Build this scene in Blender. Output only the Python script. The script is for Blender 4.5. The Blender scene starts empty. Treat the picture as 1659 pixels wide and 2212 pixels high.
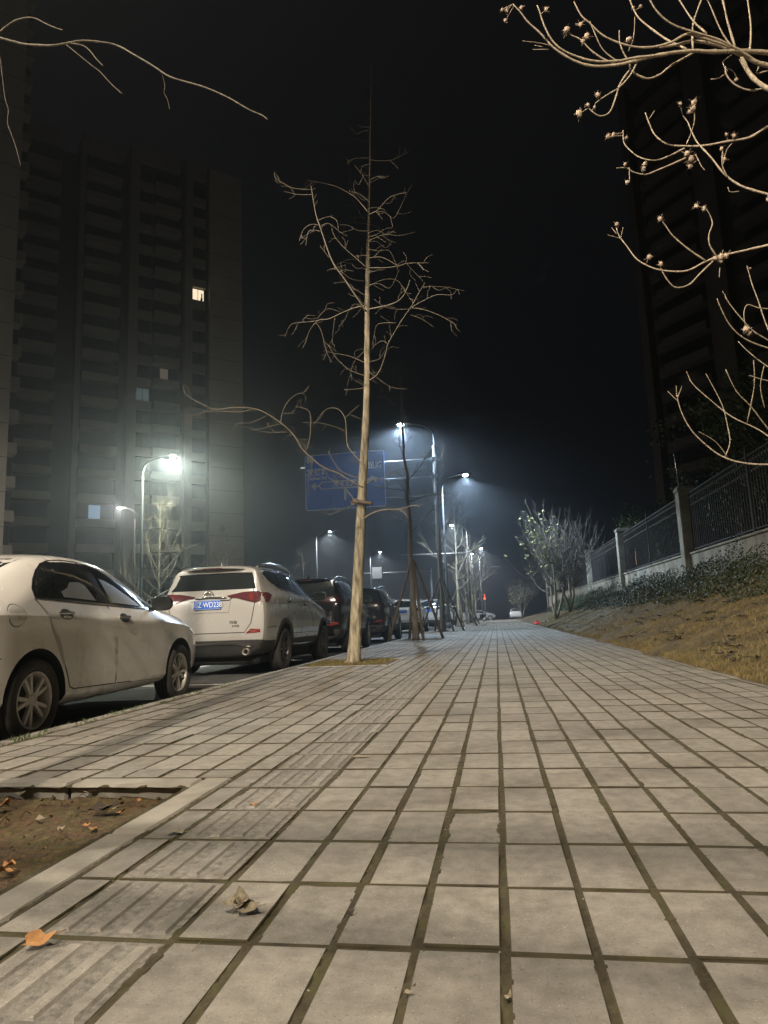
import bpy, bmesh, math, random
from math import sin, cos, pi, radians as R_
from mathutils import Vector, Matrix, noise
from mathutils.bvhtree import BVHTree

scene = bpy.context.scene
COL = scene.collection

# ------------------------------------------------------------------ camera
CAM = Vector((0, 0, 0.71))
YAW, PITCH, ROLL, FPX = R_(8.92), R_(8.88), R_(-2.21), 1475.0      # FPX: focal length in units of a 1659 px wide frame
_f = Vector((-sin(YAW)*cos(PITCH), cos(YAW)*cos(PITCH), sin(PITCH)))
_r = Vector((cos(YAW), sin(YAW), 0)); _u = _r.cross(_f)
_r2 = _r*cos(ROLL) + _u*sin(ROLL); _u2 = _u*cos(ROLL) - _r*sin(ROLL)
cam_data = bpy.data.cameras.new("camera"); cam = bpy.data.objects.new("camera", cam_data); COL.objects.link(cam)
cam_data.sensor_fit = 'VERTICAL'; cam_data.sensor_height = 24.0
cam_data.lens = FPX*768/1659/1024*24.0
cam_data.clip_start = 0.05; cam_data.clip_end = 2000
cam.matrix_world = Matrix(((_r2.x, _u2.x, -_f.x, CAM.x), (_r2.y, _u2.y, -_f.y, CAM.y), (_r2.z, _u2.z, -_f.z, CAM.z), (0, 0, 0, 1)))
scene.camera = cam

# ------------------------------------------------------------------ night sky and exposure
world = bpy.data.worlds.new("World"); scene.world = world; world.use_nodes = True
bg = world.node_tree.nodes['Background']
bg.inputs[0].default_value = (0.62, 0.66, 0.80, 1); bg.inputs[1].default_value = 0.0045
scene.view_settings.view_transform = 'Standard'; scene.view_settings.look = 'None'
scene.view_settings.exposure = 0.0; scene.view_settings.gamma = 1.0
scene.cycles.use_denoising = True
scene.cycles.max_bounces = 5; scene.cycles.diffuse_bounces = 3; scene.cycles.glossy_bounces = 3
scene.cycles.volume_bounces = 0; scene.cycles.transparent_max_bounces = 8
scene.cycles.sample_clamp_indirect = 3.0

LAMP = dict(front=2800.0, side=2900.0, far=2500.0, left=2300.0)     # watts of the street lamps
HAZE = 0.0021

# ------------------------------------------------------------------ helpers
def tag(o, label=None, cat=None, group=None, kind=None):
    if label: o['label'] = label
    if cat: o['category'] = cat
    if group: o['group'] = group
    if kind: o['kind'] = kind
    return o

def thing(name, label, cat, loc=(0, 0, 0), rz=0.0, group=None):
    o = bpy.data.objects.new(name, None); COL.objects.link(o)
    o.location = loc; o.rotation_euler = (0, 0, rz); o.empty_display_size = 0.2
    return tag(o, label, cat, group)

def copy_tree(o, parent=None):
    c = o.copy(); COL.objects.link(c)
    if parent is not None: c.parent = parent
    for ch in o.children: copy_tree(ch, c)
    return c

def at(u, v, Y):
    """the point on the plane y=Y that lies on the measured sight line (u, v in a 1659 px wide frame)"""
    d = _f + _r2*((u-829.5)/FPX) + _u2*((1106-v)/FPX)
    return CAM + d*(Y/d.y)

class MB:
    def __init__(s): s.v = []; s.f = []; s.m = []; s.s = []
    def add(s, vs, fs, m=0, smooth=False):
        b = len(s.v); s.v.extend([tuple(p) for p in vs])
        for f in fs: s.f.append(tuple(b+i for i in f)); s.m.append(m); s.s.append(smooth)
        return s
    def box(s, x0, x1, y0, y1, z0, z1, m=0):
        vs = [(x, y, z) for z in (z0, z1) for y in (y0, y1) for x in (x0, x1)]
        return s.add(vs, [(0, 2, 3, 1), (4, 5, 7, 6), (0, 1, 5, 4), (2, 6, 7, 3), (0, 4, 6, 2), (1, 3, 7, 5)], m)
    def obox(s, c, ax, ay, az, m=0):
        """box from its centre and three half-axis vectors"""
        c, ax, ay, az = map(Vector, (c, ax, ay, az))
        vs = [c + ax*i + ay*j + az*k for k in (-1, 1) for j in (-1, 1) for i in (-1, 1)]
        return s.add(vs, [(0, 2, 3, 1), (4, 5, 7, 6), (0, 1, 5, 4), (2, 6, 7, 3), (0, 4, 6, 2), (1, 3, 7, 5)], m)
    def cbox(s, x0, x1, y0, y1, z0, z1, b=0.01, m=0):
        """box with a chamfered outline on every edge (convex hull of 24 points)"""
        bm = bmesh.new()
        for sx, x in ((1, x0), (-1, x1)):
            for sy, y in ((1, y0), (-1, y1)):
                for sz, z in ((1, z0), (-1, z1)):
                    bm.verts.new((x, y+sy*b, z+sz*b)); bm.verts.new((x+sx*b, y, z+sz*b)); bm.verts.new((x+sx*b, y+sy*b, z))
        bmesh.ops.convex_hull(bm, input=bm.verts)
        bmesh.ops.dissolve_limit(bm, angle_limit=0.02, verts=bm.verts, edges=bm.edges)
        bm.verts.index_update()
        s.add([v.co[:] for v in bm.verts], [[v.index for v in f.verts] for f in bm.faces], m); bm.free()
        return s
    def tube(s, pts, rad, n=6, m=0, caps=True):
        pts = [Vector(p) for p in pts]
        if not hasattr(rad, '__len__'): rad = [rad]*len(pts)
        b = len(s.v); up = None; rings = 0
        for i, p in enumerate(pts):
            d = (pts[min(i+1, len(pts)-1)] - pts[max(i-1, 0)])
            if d.length < 1e-9: d = Vector((0, 0, 1))
            d.normalize()
            if up is None:
                up = d.orthogonal().normalized()
            else:
                up = up - d*up.dot(d)
                if up.length < 1e-6: up = d.orthogonal()
                up.normalize()
            sd = d.cross(up)
            for k in range(n):
                a = 2*pi*k/n
                s.v.append(tuple(p + (up*cos(a) + sd*sin(a))*rad[i]))
        for i in range(len(pts)-1):
            for k in range(n):
                k2 = (k+1) % n
                s.f.append((b+i*n+k, b+i*n+k2, b+(i+1)*n+k2, b+(i+1)*n+k)); s.m.append(m); s.s.append(True)
        if caps:
            s.f.append(tuple(b+k for k in reversed(range(n)))); s.m.append(m); s.s.append(False)
            e = b+(len(pts)-1)*n
            s.f.append(tuple(e+k for k in range(n))); s.m.append(m); s.s.append(False)
        return s
    def lathe(s, prof, n=24, c=(0, 0, 0), axis='Z', m=0, smooth=True):
        """prof: (radius, height) pairs; turned about an axis through c"""
        b = len(s.v)
        for r, h in prof:
            for k in range(n):
                a = 2*pi*k/n; x, y = r*cos(a), r*sin(a)
                p = {'Z': (x, y, h), 'X': (h, x, y), 'Y': (y, h, x)}[axis]
                s.v.append((p[0]+c[0], p[1]+c[1], p[2]+c[2]))
        for i in range(len(prof)-1):
            for k in range(n):
                k2 = (k+1) % n
                s.f.append((b+i*n+k, b+i*n+k2, b+(i+1)*n+k2, b+(i+1)*n+k)); s.m.append(m); s.s.append(smooth)
        return s
    def ball(s, c, r, m=0, n=8, sq=1.0):
        prof = [(max(1e-4, r*sin(pi*i/(n//2+1))), -r*sq*cos(pi*i/(n//2+1))) for i in range(n//2+2)]
        return s.lathe(prof, n, c, 'Z', m)
    def prism(s, poly, y0, y1, axis='Y', m=0):
        n = len(poly)
        def P(a, b, t): return {'Y': (a, t, b), 'X': (t, a, b), 'Z': (a, b, t)}[axis]
        vs = [P(a, b, y0) for a, b in poly] + [P(a, b, y1) for a, b in poly]
        fs = [tuple(range(n)), tuple(reversed(range(n, 2*n)))] + [(i, i+n, (i+1) % n+n, (i+1) % n) for i in range(n)]
        return s.add(vs, fs, m)
    def build(s, name, mats, parent=None, world=False, fix=True):
        me = bpy.data.meshes.new(name)
        vs = s.v
        if world and parent is not None:
            L = parent.location; vs = [(x-L.x, y-L.y, z-L.z) for x, y, z in vs]
        me.from_pydata(vs, [], s.f); me.validate()
        if not isinstance(mats, (list, tuple)): mats = [mats]
        for m in mats: me.materials.append(m)
        if len(me.polygons) == len(s.f):
            me.polygons.foreach_set('material_index', s.m)
            me.polygons.foreach_set('use_smooth', s.s)
        if fix and len(s.f) < 60000:
            bm = bmesh.new(); bm.from_mesh(me); bmesh.ops.recalc_face_normals(bm, faces=bm.faces); bm.to_mesh(me); bm.free()
        me.update()
        o = bpy.data.objects.new(name, me); COL.objects.link(o)
        if parent is not None: o.parent = parent
        return o

def spline(pts, n=4):
    """Catmull-Rom through tuples of any length"""
    out = []; N = len(pts)
    for i in range(N-1):
        p0, p1, p2, p3 = pts[max(i-1, 0)], pts[i], pts[i+1], pts[min(i+2, N-1)]
        for k in range(n):
            t = k/n
            out.append(tuple(0.5*((2*b)+(-a+c)*t+(2*a-5*b+4*c-d)*t*t+(-a+3*b-3*c+d)*t**3) for a, b, c, d in zip(p0, p1, p2, p3)))
    out.append(tuple(pts[-1])); return out

# ------------------------------------------------------------------ materials
def mat(name, col=(0.5, 0.5, 0.5), rough=0.6, metal=0.0, emit=None, es=0.0, coat=0.0, spec=0.5):
    m = bpy.data.materials.new(name); m.use_nodes = True
    b = m.node_tree.nodes['Principled BSDF']
    b.inputs['Base Color'].default_value = (*col, 1); b.inputs['Roughness'].default_value = rough
    b.inputs['Metallic'].default_value = metal; b.inputs['Specular IOR Level'].default_value = spec
    if coat: b.inputs['Coat Weight'].default_value = coat; b.inputs['Coat Roughness'].default_value = 0.04
    if emit: b.inputs['Emission Color'].default_value = (*emit, 1); b.inputs['Emission Strength'].default_value = es
    return m

def nmat(name, cols, scale=5.0, detail=6.0, rough=(0.7, 0.9), bump=0.2, bscale=None, stretch=(1, 1, 1), island=0.0,
         stops=None, coords='Object', bdist=0.01, spots=None, metal=0.0, coat=0.0, dist=0.0):
    """noise-coloured surface: colour ramp over fractal noise, optional per-piece variation, second-scale spots, bump"""
    m = bpy.data.materials.new(name); m.use_nodes = True; nt = m.node_tree; N = nt.nodes; L = nt.links
    b = N['Principled BSDF']; b.inputs['Metallic'].default_value = metal
    if coat: b.inputs['Coat Weight'].default_value = coat; b.inputs['Coat Roughness'].default_value = 0.06
    tc = N.new('ShaderNodeTexCoord'); mp = N.new('ShaderNodeMapping'); mp.inputs['Scale'].default_value = stretch
    L.new(tc.outputs[coords], mp.inputs[0])
    nz = N.new('ShaderNodeTexNoise'); nz.inputs['Scale'].default_value = scale; nz.inputs['Detail'].default_value = detail
    nz.inputs['Roughness'].default_value = 0.62; nz.inputs['Distortion'].default_value = dist
    L.new(mp.outputs[0], nz.inputs['Vector'])
    rp = N.new('ShaderNodeValToRGB'); e = rp.color_ramp.elements
    stops = stops or [0.3 + 0.4*i/(len(cols)-1) for i in range(len(cols))]
    e[0].position = stops[0]; e[0].color = (*cols[0], 1); e[1].position = stops[-1]; e[1].color = (*cols[-1], 1)
    for p, c in list(zip(stops, cols))[1:-1]:
        q = e.new(p); q.color = (*c, 1)
    L.new(nz.outputs['Fac'], rp.inputs[0]); out = rp.outputs[0]
    for spots in ([] if not spots else spots if isinstance(spots, list) else [spots]):       # (scale, lo, hi, colour, amount)
        n2 = N.new('ShaderNodeTexNoise'); n2.inputs['Scale'].default_value = spots[0]; n2.inputs['Detail'].default_value = 5
        L.new(tc.outputs[coords], n2.inputs['Vector'])
        mr = N.new('ShaderNodeMapRange'); mr.inputs[1].default_value = spots[1]; mr.inputs[2].default_value = spots[2]; mr.inputs[4].default_value = spots[4]
        L.new(n2.outputs['Fac'], mr.inputs[0])
        mx = N.new('ShaderNodeMix'); mx.data_type = 'RGBA'; mx.inputs[7].default_value = (*spots[3], 1)
        L.new(mr.outputs[0], mx.inputs[0]); L.new(out, mx.inputs[6]); out = mx.outputs[2]
    if island:
        g = N.new('ShaderNodeNewGeometry'); mr = N.new('ShaderNodeMapRange')
        mr.inputs[3].default_value = 1-island; mr.inputs[4].default_value = 1+island
        L.new(g.outputs['Random Per Island'], mr.inputs[0])
        hs = N.new('ShaderNodeHueSaturation'); L.new(mr.outputs[0], hs.inputs['Value']); L.new(out, hs.inputs['Color']); out = hs.outputs[0]
    L.new(out, b.inputs['Base Color'])
    mr = N.new('ShaderNodeMapRange'); mr.inputs[3].default_value = rough[0]; mr.inputs[4].default_value = rough[1]
    L.new(nz.outputs['Fac'], mr.inputs[0]); L.new(mr.outputs[0], b.inputs['Roughness'])
    if bump:
        n3 = N.new('ShaderNodeTexNoise'); n3.inputs['Scale'].default_value = bscale or scale*4; n3.inputs['Detail'].default_value = 6
        L.new(mp.outputs[0], n3.inputs['Vector'])
        bp = N.new('ShaderNodeBump'); bp.inputs['Strength'].default_value = bump; bp.inputs['Distance'].default_value = bdist
        L.new(n3.outputs['Fac'], bp.inputs['Height']); L.new(bp.outputs[0], b.inputs['Normal'])
    return m

M = {}
M['tactile'] = nmat('tactile paver', [(.10, .092, .078), (.185, .170, .144), (.28, .257, .218)], 40, 12, (.8, .95), .8, 170, island=.12, stops=[.33, .5, .7], bdist=.003)
M['paver'] = nmat('paver concrete', [(.165, .150, .127), (.228, .209, .178), (.30, .276, .236)], 17, 12, (.75, .95), .6, 260, island=.15, stops=[.30, .5, .74], bdist=.002,
                  spots=[(1.3, .50, .70, (.115, .104, .088), .65), (7, .55, .72, (.13, .118, .098), .55), (120, .58, .70, (.10, .09, .072), .55), (170, .62, .72, (.50, .46, .40), .5)])
M['joint'] = nmat('mossy joint soil', [(.026, .020, .011), (.056, .045, .021), (.060, .054, .019)], 9, 8, (.9, 1), .8, 60, stops=[.3, .5, .66], bdist=.006)
M['kerb'] = nmat('kerb concrete', [(.17, .155, .13), (.265, .245, .208), (.33, .305, .26)], 4, 9, (.8, .95), .5, 90, island=.1, bdist=.004, spots=(2.2, .55, .7, (.10, .09, .06), .6))
M['asphalt'] = nmat('asphalt', [(.030, .030, .031), (.050, .050, .050), (.075, .074, .072)], 2.0, 10, (.75, .95), .9, 120, bdist=.006)
M['line'] = nmat('worn road paint', [(.30, .30, .29), (.62, .61, .58)], 9, 8, (.6, .8), .2, 80)
M['soil'] = nmat('pit soil', [(.03, .018, .009), (.095, .055, .024), (.065, .052, .017), (.20, .125, .06)], 13, 12, (.9, 1), 1, 30, stops=[.3, .45, .56, .72], bdist=.03)
M['dry_ground'] = nmat('dry turf', [(.045, .033, .013), (.10, .07, .028), (.15, .108, .045)], 2.4, 10, (.9, 1), 1, 30, stops=[.34, .5, .68], bdist=.05)
M['grass'] = nmat('dry grass blades', [(.095, .072, .022), (.165, .125, .042), (.24, .185, .07)], 3, 4, (.8, .9), 0, island=.35)
M['weed'] = nmat('green weed', [(.05, .09, .02), (.11, .15, .05)], 8, 3, (.6, .8), 0, island=.3)
M['bark'] = nmat('ginkgo bark', [(.075, .06, .042), (.24, .205, .14), (.42, .37, .26)], 14, 10, (.85, .95), 1, 22, stretch=(1, 1, .2), bdist=.02, stops=[.34, .48, .66])
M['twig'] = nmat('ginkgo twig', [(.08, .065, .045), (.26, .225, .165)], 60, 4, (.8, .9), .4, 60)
M['twig_pale'] = nmat('pale lit twig', [(.17, .15, .105), (.30, .27, .20)], 12, 4, (.8, .9), .4, 60)  # lighter copy of the ginkgo twig, lamp light put into its colour
M['bark_grey'] = nmat('grey bark', [(.09, .08, .065), (.20, .18, .15)], 12, 8, (.85, .95), .8, 30, stretch=(1, 1, .3))
M['mag'] = nmat('magnolia bark', [(.08, .06, .04), (.26, .21, .145), (.42, .345, .25)], 75, 8, (.75, .9), .6, 70, bdist=.003)
M['pod'] = nmat('dry bud', [(.22, .15, .10), (.50, .40, .30)], 60, 5, (.8, .9), 1, 120)
M['stake'] = nmat('weathered stake', [(.07, .05, .033), (.16, .12, .08)], 6, 8, (.85, .95), .8, 40, stretch=(6, 6, .4))
M['leaf_green'] = nmat('evergreen leaf', [(.03, .055, .012), (.06, .095, .025), (.09, .12, .04)], 4, 3, (.45, .6), 0, island=.35)
M['leaf_yellow'] = nmat('yellow-green leaf', [(.16, .20, .05), (.36, .36, .12), (.42, .36, .13)], 3, 3, (.6, .8), 0, island=.3)
M['hedge_leaf'] = nmat('hedge leaf', [(.012, .020, .006), (.028, .042, .013), (.055, .048, .022)], 1.1, 5, (.5, .7), 0, island=.4)
M['leaf_dry'] = nmat('dry fallen leaf', [(.20, .165, .11), (.34, .29, .20)], 40, 5, (.7, .9), .6, 90)
M['leaf_orange'] = nmat('orange fallen leaf', [(.32, .14, .045), (.50, .27, .10)], 30, 5, (.7, .9), .4, 90)
M['leaf_dark'] = nmat('dark fallen leaf', [(.018, .013, .008), (.045, .032, .02)], 30, 5, (.7, .9), .4, 90)
M['steel'] = mat('galvanised steel', (.30, .31, .32), .5, .6)
M['diamond'] = mat('dull fence ornament', (.10, .09, .06), .8, 0)
M['pole'] = nmat('painted steel pole', [(.06, .065, .07), (.10, .105, .11)], 6, 5, (.75, .9), .1)
M['dark_metal'] = nmat('dark fence steel', [(.015, .014, .013), (.032, .029, .026)], 20, 5, (.75, .9), .1)
M['fence_wall'] = nmat('rendered fence wall', [(.13, .115, .085), (.25, .225, .18), (.32, .29, .235)], 1.6, 10, (.85, .95), .4, 40, stretch=(1, 1, .6), spots=(1.7, .5, .7, (.10, .085, .055), .6))
M['tower_wall'] = nmat('tower render', [(.46, .40, .33), (.54, .475, .39)], .5, 8, (.85, .95), 0)
M['tower_trim'] = nmat('tower pale trim', [(.25, .22, .185), (.31, .275, .235)], .6, 6, (.85, .95), 0)
M['shaded_wall'] = nmat('shade-darkened brown tower render', [(.075, .06, .05), (.11, .09, .075)], .5, 8, (.85, .95), 0)  # right tower: its lack of light put into a darker brown
M['shaded_trim'] = nmat('shade-darkened brown tower trim', [(.13, .11, .09), (.17, .145, .12)], .5, 8, (.85, .95), 0)  # trim of the same tower, darkened likewise for shade
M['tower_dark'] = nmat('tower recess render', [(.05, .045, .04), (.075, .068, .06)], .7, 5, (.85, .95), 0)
M['win_dark'] = mat('dark window glass', (.018, .02, .022), .12, 0)
M['win_lit'] = mat('lit window', (.5, .45, .35), .6, 0, (1, .80, .55), 1.3)
M['win_dim'] = mat('dimly lit window', (.5, .45, .35), .6, 0, (1, .82, .66), .075)
M['win_blue'] = mat('bluish lit window', (.4, .45, .5), .6, 0, (.45, .72, 1), .32)
M['win_faint'] = mat('faintly lit window', (.3, .33, .33), .6, 0, (.62, .85, .9), .075)
M['red_led'] = mat('red lamp', (.5, .02, .01), .4, 0, (1, .07, .03), 3.5)
M['warm_tube'] = mat('warm light tube', (.6, .4, .3), .4, 0, (1, .42, .2), 1.4)
for nm, c in (('lamp_cool', (.80, .90, 1)), ('lamp_green', (.86, 1, .80))):
    M[nm] = mat(nm.replace('_', ' '), (.8, .8, .8), .4, 0, c, 60)
    M[nm].cycles.emission_sampling = 'NONE'
# ------------------------------------------------------------------ street lamps (they carry the light)
def street_lamp(x, y, z, head, label, power, col=(1, .93, .84), emat='lamp_cool', cone=152, base_z=0.0, lit=True, group='street lamps along the road'):
    """pole at (x, y), head position (hx, hz) relative to the pole"""
    hx, hz = head
    t = thing('street_lamp', label, 'street lamp', (x, y, base_z), 0, group)
    H = hz
    m = MB().tube([(0, 0, .35), (0, 0, H-1.0)], [.095, .055], 12); m.build('pole', M['pole'], t)
    MB().cbox(-.16, .16, -.16, .16, 0, .04, .01).tube([(0, 0, .03), (0, 0, .36)], [.14, .11], 12).build('base', M['pole'], t)
    s = 1 if hx > 0 else -1
    L = abs(hx)
    arc = [(0, 0, H-1.0), (s*.03*L, 0, H-.62), (s*.14*L, 0, H-.32), (s*.35*L, 0, H-.12), (s*.62*L, 0, H-.02), (s*(L-.28), 0, H+.03)]
    MB().tube(spline(arc, 4), .042, 10).build('arm', M['pole'], t)
    hd = MB()
    prof = [(-.36, .035), (-.26, .10), (-.05, .135), (.2, .15), (.34, .12), (.40, .05)]
    vs = []; n = 12
    for a, w in prof:
        for k in range(n):
            an = 2*pi*k/n
            vs.append((hx+s*a, w*cos(an), H+.05+(.06*sin(an) if sin(an) > 0 else .025*sin(an))))
    fs = [(i*n+k, i*n+(k+1) % n, (i+1)*n+(k+1) % n, (i+1)*n+k) for i in range(len(prof)-1) for k in range(n)] + [tuple(range(n)), tuple(reversed(range((len(prof)-1)*n, len(prof)*n)))]
    hd.add(vs, fs, 0, True); hd.build('lamp_head', M['pole'], t)
    le = MB().lathe([(.001, -.085), (.09, -.075), (.15, -.04), (.17, .0), (.15, .03), (.001, .03)], 16, (hx+s*.06, 0, H), 'Z')
    le.build('lens', M[emat], t)
    li = bpy.data.lights.new('lamp_light', 'SPOT'); li.energy = power; li.color = col; li.shadow_soft_size = .09
    if cone is None: li.type = 'POINT'; li = bpy.data.lights[li.name]; li.shadow_soft_size = .09
    else: li.spot_size = R_(cone); li.spot_blend = .42
    # road-lantern optics: intensity grows towards the sides so that the pool on the ground is even
    li.use_nodes = True; nt = li.node_tree; em = nt.nodes['Emission']
    tc = nt.nodes.new('ShaderNodeTexCoord'); sp = nt.nodes.new('ShaderNodeSeparateXYZ'); nt.links.new(tc.outputs['Normal'], sp.inputs[0])
    ab = nt.nodes.new('ShaderNodeMath'); ab.operation = 'ABSOLUTE'; nt.links.new(sp.outputs[2], ab.inputs[0])
    pw = nt.nodes.new('ShaderNodeMath'); pw.operation = 'POWER'; pw.inputs[1].default_value = -1.9; nt.links.new(ab.outputs[0], pw.inputs[0])
    mn = nt.nodes.new('ShaderNodeMath'); mn.operation = 'MINIMUM'; mn.inputs[1].default_value = 4.5; nt.links.new(pw.outputs[0], mn.inputs[0])
    if cone is not None: nt.links.new(mn.outputs[0], em.inputs['Strength'])
    lo = bpy.data.objects.new('lamp_light', li); COL.objects.link(lo); lo.parent = t; lo.location = (hx+s*.06, 0, H-.16)
    return t

WARM = (1, .86, .68)
street_lamp(-2.9, 2.3, 0, (-1.6, 10.6), 'grey street lamp beside the viewpoint, out of the frame, reaching over the road', LAMP['front'], WARM, cone=150)
street_lamp(-2.9, -4.5, 0, (1.5, 9.0), 'grey street lamp behind the viewpoint reaching over the pavement', LAMP['side'], WARM, cone=152)
street_lamp(-2.6, 34.0, 0, (-1.63, 10.6), 'street lamp above the blue road sign, its arm over the road', LAMP['far'], (.62, .80, 1))
street_lamp(-2.78, 40.5, 0, (1.39, 9.05), 'glaring street lamp right of the sign gantry, its arm over the pavement', LAMP['far'], (.62, .80, 1))
street_lamp(-2.3, 65.0, 0, (-1.34, 9.28), 'small far street lamp shining against a pale tree trunk', LAMP['far'], (.85, .92, 1))
street_lamp(-2.6, 84.0, 0, (1.2, 8.75), 'far street lamp over the end of the pavement, rightmost of all', LAMP['far'], (.9, .93, 1))
street_lamp(-1.8, 92.0, 0, (-.9, 8.85), 'farthest street lamp, just left of the rightmost one', LAMP['far']*.6, (.9, .93, 1))
street_lamp(-19.1, -6.0, -.1, (1.7, 10.3), 'street lamp across the road behind the viewpoint', LAMP['left'], (1, .93, .80), 'lamp_green', 174)
street_lamp(-19.3, 35.3, -.1, (1.75, 10.25), 'green-white glaring street lamp in front of the apartment tower', LAMP['left'], (.93, 1, .82), 'lamp_green', 174)
street_lamp(-18.9, 72.0, -.1, (1.5, 10.3), 'distant street lamp across the road above the dark cars', LAMP['far'], (.9, .96, 1))
street_lamp(-18.6, 103.0, -.1, (1.5, 10.8), 'distant street lamp seen just right of the front tree trunk', LAMP['far'], (.9, .96, 1))
street_lamp(-29.6, 53.0, -.1, (-1.35, 10.85), 'small street lamp facing left behind the taller lamp pole', 1300, (1, .93, .84), cone=None, group='street lamps along the road')
street_lamp(-31.0, 22.0, -.1, (-1.35, 10.85), 'added unseen lamp out of the frame on the left, brightening the towers', 1200, (1, .90, .78), cone=None, group='street lamps along the road')  # added lamp with no visible source, there to brighten the left towers

# ------------------------------------------------------------------ ground, road, pavement
ZR0, ZR1 = -.125, -.075
def zroad(y): return ZR0 if y < 6 else (ZR1 if y > 11 else ZR0+(ZR1-ZR0)*(y-6)/5)
g = MB(); g.box(-400, 400, -300, 900, -.75, -.30); tag(g.build('ground', M['soil']), kind='structure')
rd = MB()
ys = [-60, 6, 7, 8, 9, 10, 11, 40, 90, 200]
xs = [-19.6, -14, -9, -6, -3.31]
for i in range(len(ys)-1):
    for j in range(len(xs)-1):
        rd.add([(xs[j], ys[i], zroad(ys[i])), (xs[j+1], ys[i], zroad(ys[i])), (xs[j+1], ys[i+1], zroad(ys[i+1])), (xs[j], ys[i+1], zroad(ys[i+1]))], [(0, 1, 2, 3)])
rd.add([(-3.31, 96, ZR1), (60, 96, ZR1), (60, 112, ZR1), (-3.31, 112, ZR1)], [(0, 1, 2, 3)])
tag(rd.build('road', M['asphalt'], fix=False), kind='structure')
ln = MB()
def rline(x0, x1, y0, y1):
    n = max(1, int((y1-y0)/1.0))
    for k in range(n):
        a = y0+(y1-y0)*k/n; b = y0+(y1-y0)*(k+1)/n
        ln.add([(x0, a, zroad(a)+.005), (x1, a, zroad(a)+.005), (x1, b, zroad(b)+.005), (x0, b, zroad(b)+.005)], [(0, 1, 2, 3)])
rline(-5.75, -5.62, 1, 70)
for yb in (3.2, 9.1, 15.1, 21.2, 27.0, 33.0, 39.0):
    rline(-5.6, -3.55, yb-.06, yb+.06)
rline(-3.52, -3.42, -2, 70)
for k in range(14): rline(-11.6, -11.45, 2+k*7, 6+k*7)
tag(ln.build('road_markings', M['line'], fix=False), kind='structure')

PX0, PA, PY0, PB = -.2144, .1889, 1.594, .355
JX, JY = .0088, .0080
TR = PX0-3*PA            # right joint of the tactile column
TL = TR-.344
rng = random.Random(4)
pits = [(-2.75, -1.40, .5, 3.05), (-3.19, -1.72, 10.75, 12.25), (-3.19, -1.75, 21.6, 23.4)]
for yy in (33.2, 46, 57.5, 68.5, 80): pits.append((-3.15, -1.85, yy-.8, yy+.8))
def in_pit(x0, x1, y0, y1, pad=.0):
    for a, b, c, d in pits:
        if x1 > a-pad and x0 < b+pad and y1 > c-pad and y0 < d+pad: return (a-pad, b+pad, c-pad, d+pad)
pv = MB(); tc = MB()
def paver(m, x0, x1, y0, y1, z=0.0, bars=False):
    nf0 = len(m.f)
    if x1-x0 < .03 or y1-y0 < .03: return
    dz = rng.gauss(0, .0013); tx = rng.gauss(0, .004); ty = rng.gauss(0, .003)
    cx, cy = (x0+x1)/2, (y0+y1)/2; b = .0032
    ang = rng.gauss(0, .004)
    def P(x, y, h):
        X, Y = x-cx, y-cy
        return (cx+X*cos(ang)-Y*sin(ang), cy+X*sin(ang)+Y*cos(ang), z+h+dz+tx*X+ty*Y)
    n = len(m.v)
    q = [(x0, y0), (x1, y0), (x1, y1), (x0, y1)]; qi = [(x0+b, y0+b), (x1-b, y0+b), (x1-b, y1-b), (x0+b, y1-b)]
    vs = [P(x, y, -.03) for x, y in q] + [P(x, y, -.0035) for x, y in q] + [P(x, y, 0) for x, y in qi]
    fs = []
    for k in range(4):
        k2 = (k+1) % 4
        fs += [(k, k2, 4+k2, 4+k), (4+k, 4+k2, 8+k2, 8+k)]
    fs.append((8, 9, 10, 11)); 
    if bars:
        w = (x1-x0)/4; 
        for j in range(4):
            xa = x0+w*(j+.5)-w*.27; xb = x0+w*(j+.5)+w*.27; ya = y0+.022; yb = y1-.022
            o = len(vs); hgt = .0052
            base = [(xa, ya), (xb, ya), (xb, yb), (xa, yb)]; c = .008
            top = [(xa+c, ya+c), (xb-c, ya+c), (xb-c, yb-c), (xa+c, yb-c)]
            vs += [P(x, y, -.001) for x, y in base] + [P(x, y, hgt) for x, y in top]
            for k in range(4):
                k2 = (k+1) % 4; fs.append((o+k, o+k2, o+4+k2, o+4+k))
            fs.append((o+4, o+5, o+6, o+7))
    m.add(vs, fs)
    for q_ in range(nf0, nf0+8): m.m[q_] = 2
    if bars:
        for q_ in range(nf0+9, len(m.f)): m.m[q_] = 1
cols = []
k = -3
while PX0+PA*(k+1) < 2.36: cols.append((PX0+PA*k, PX0+PA*(k+1), False)); k += 1
cols.append((PX0+PA*k, 2.37, False))
cols.append((TL, TR, True))
xx = TL
first = True
while xx > -3.19:
    w = .14 if first else PA
    cols.append((max(xx-w, -3.19), xx, False)); xx -= w; first = False
for x0, x1, tac in cols:
    off = rng.gauss(0, .004)
    for j in range(-4, 262):
        y0 = PY0+PB*j+off; y1 = y0+PB
        if x1 <= TL+.01 and x0 < TL-.2: y0 += .02*((x0*7.3) % 1); y1 = y0+PB
        jx = JX if y0 < 40 else .008
        wob = rng.gauss(0, .0022)
        a, b_, c, d = x0+jx+wob, x1-jx+rng.gauss(0, .0018), y0+JY+rng.gauss(0, .0012), y1-JY
        hit = in_pit(a, b_, c, d, .15 if y0 < 5 else .02)
        if hit:
            A, B, C_, D_ = hit
            if a < B < b_ and not tac: a = B+.004
            elif a < A < b_: b_ = A-.004
            elif c < C_ < d: d = C_-.004
            elif c < D_ < d: c = D_+.004
            else: continue
        paver(tc if tac else pv, a, b_, c, d, 0, tac and y0 < 30)
tag(pv.build('pavement', [M['paver'], M['paver'], M['joint']], fix=False), kind='structure')
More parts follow.
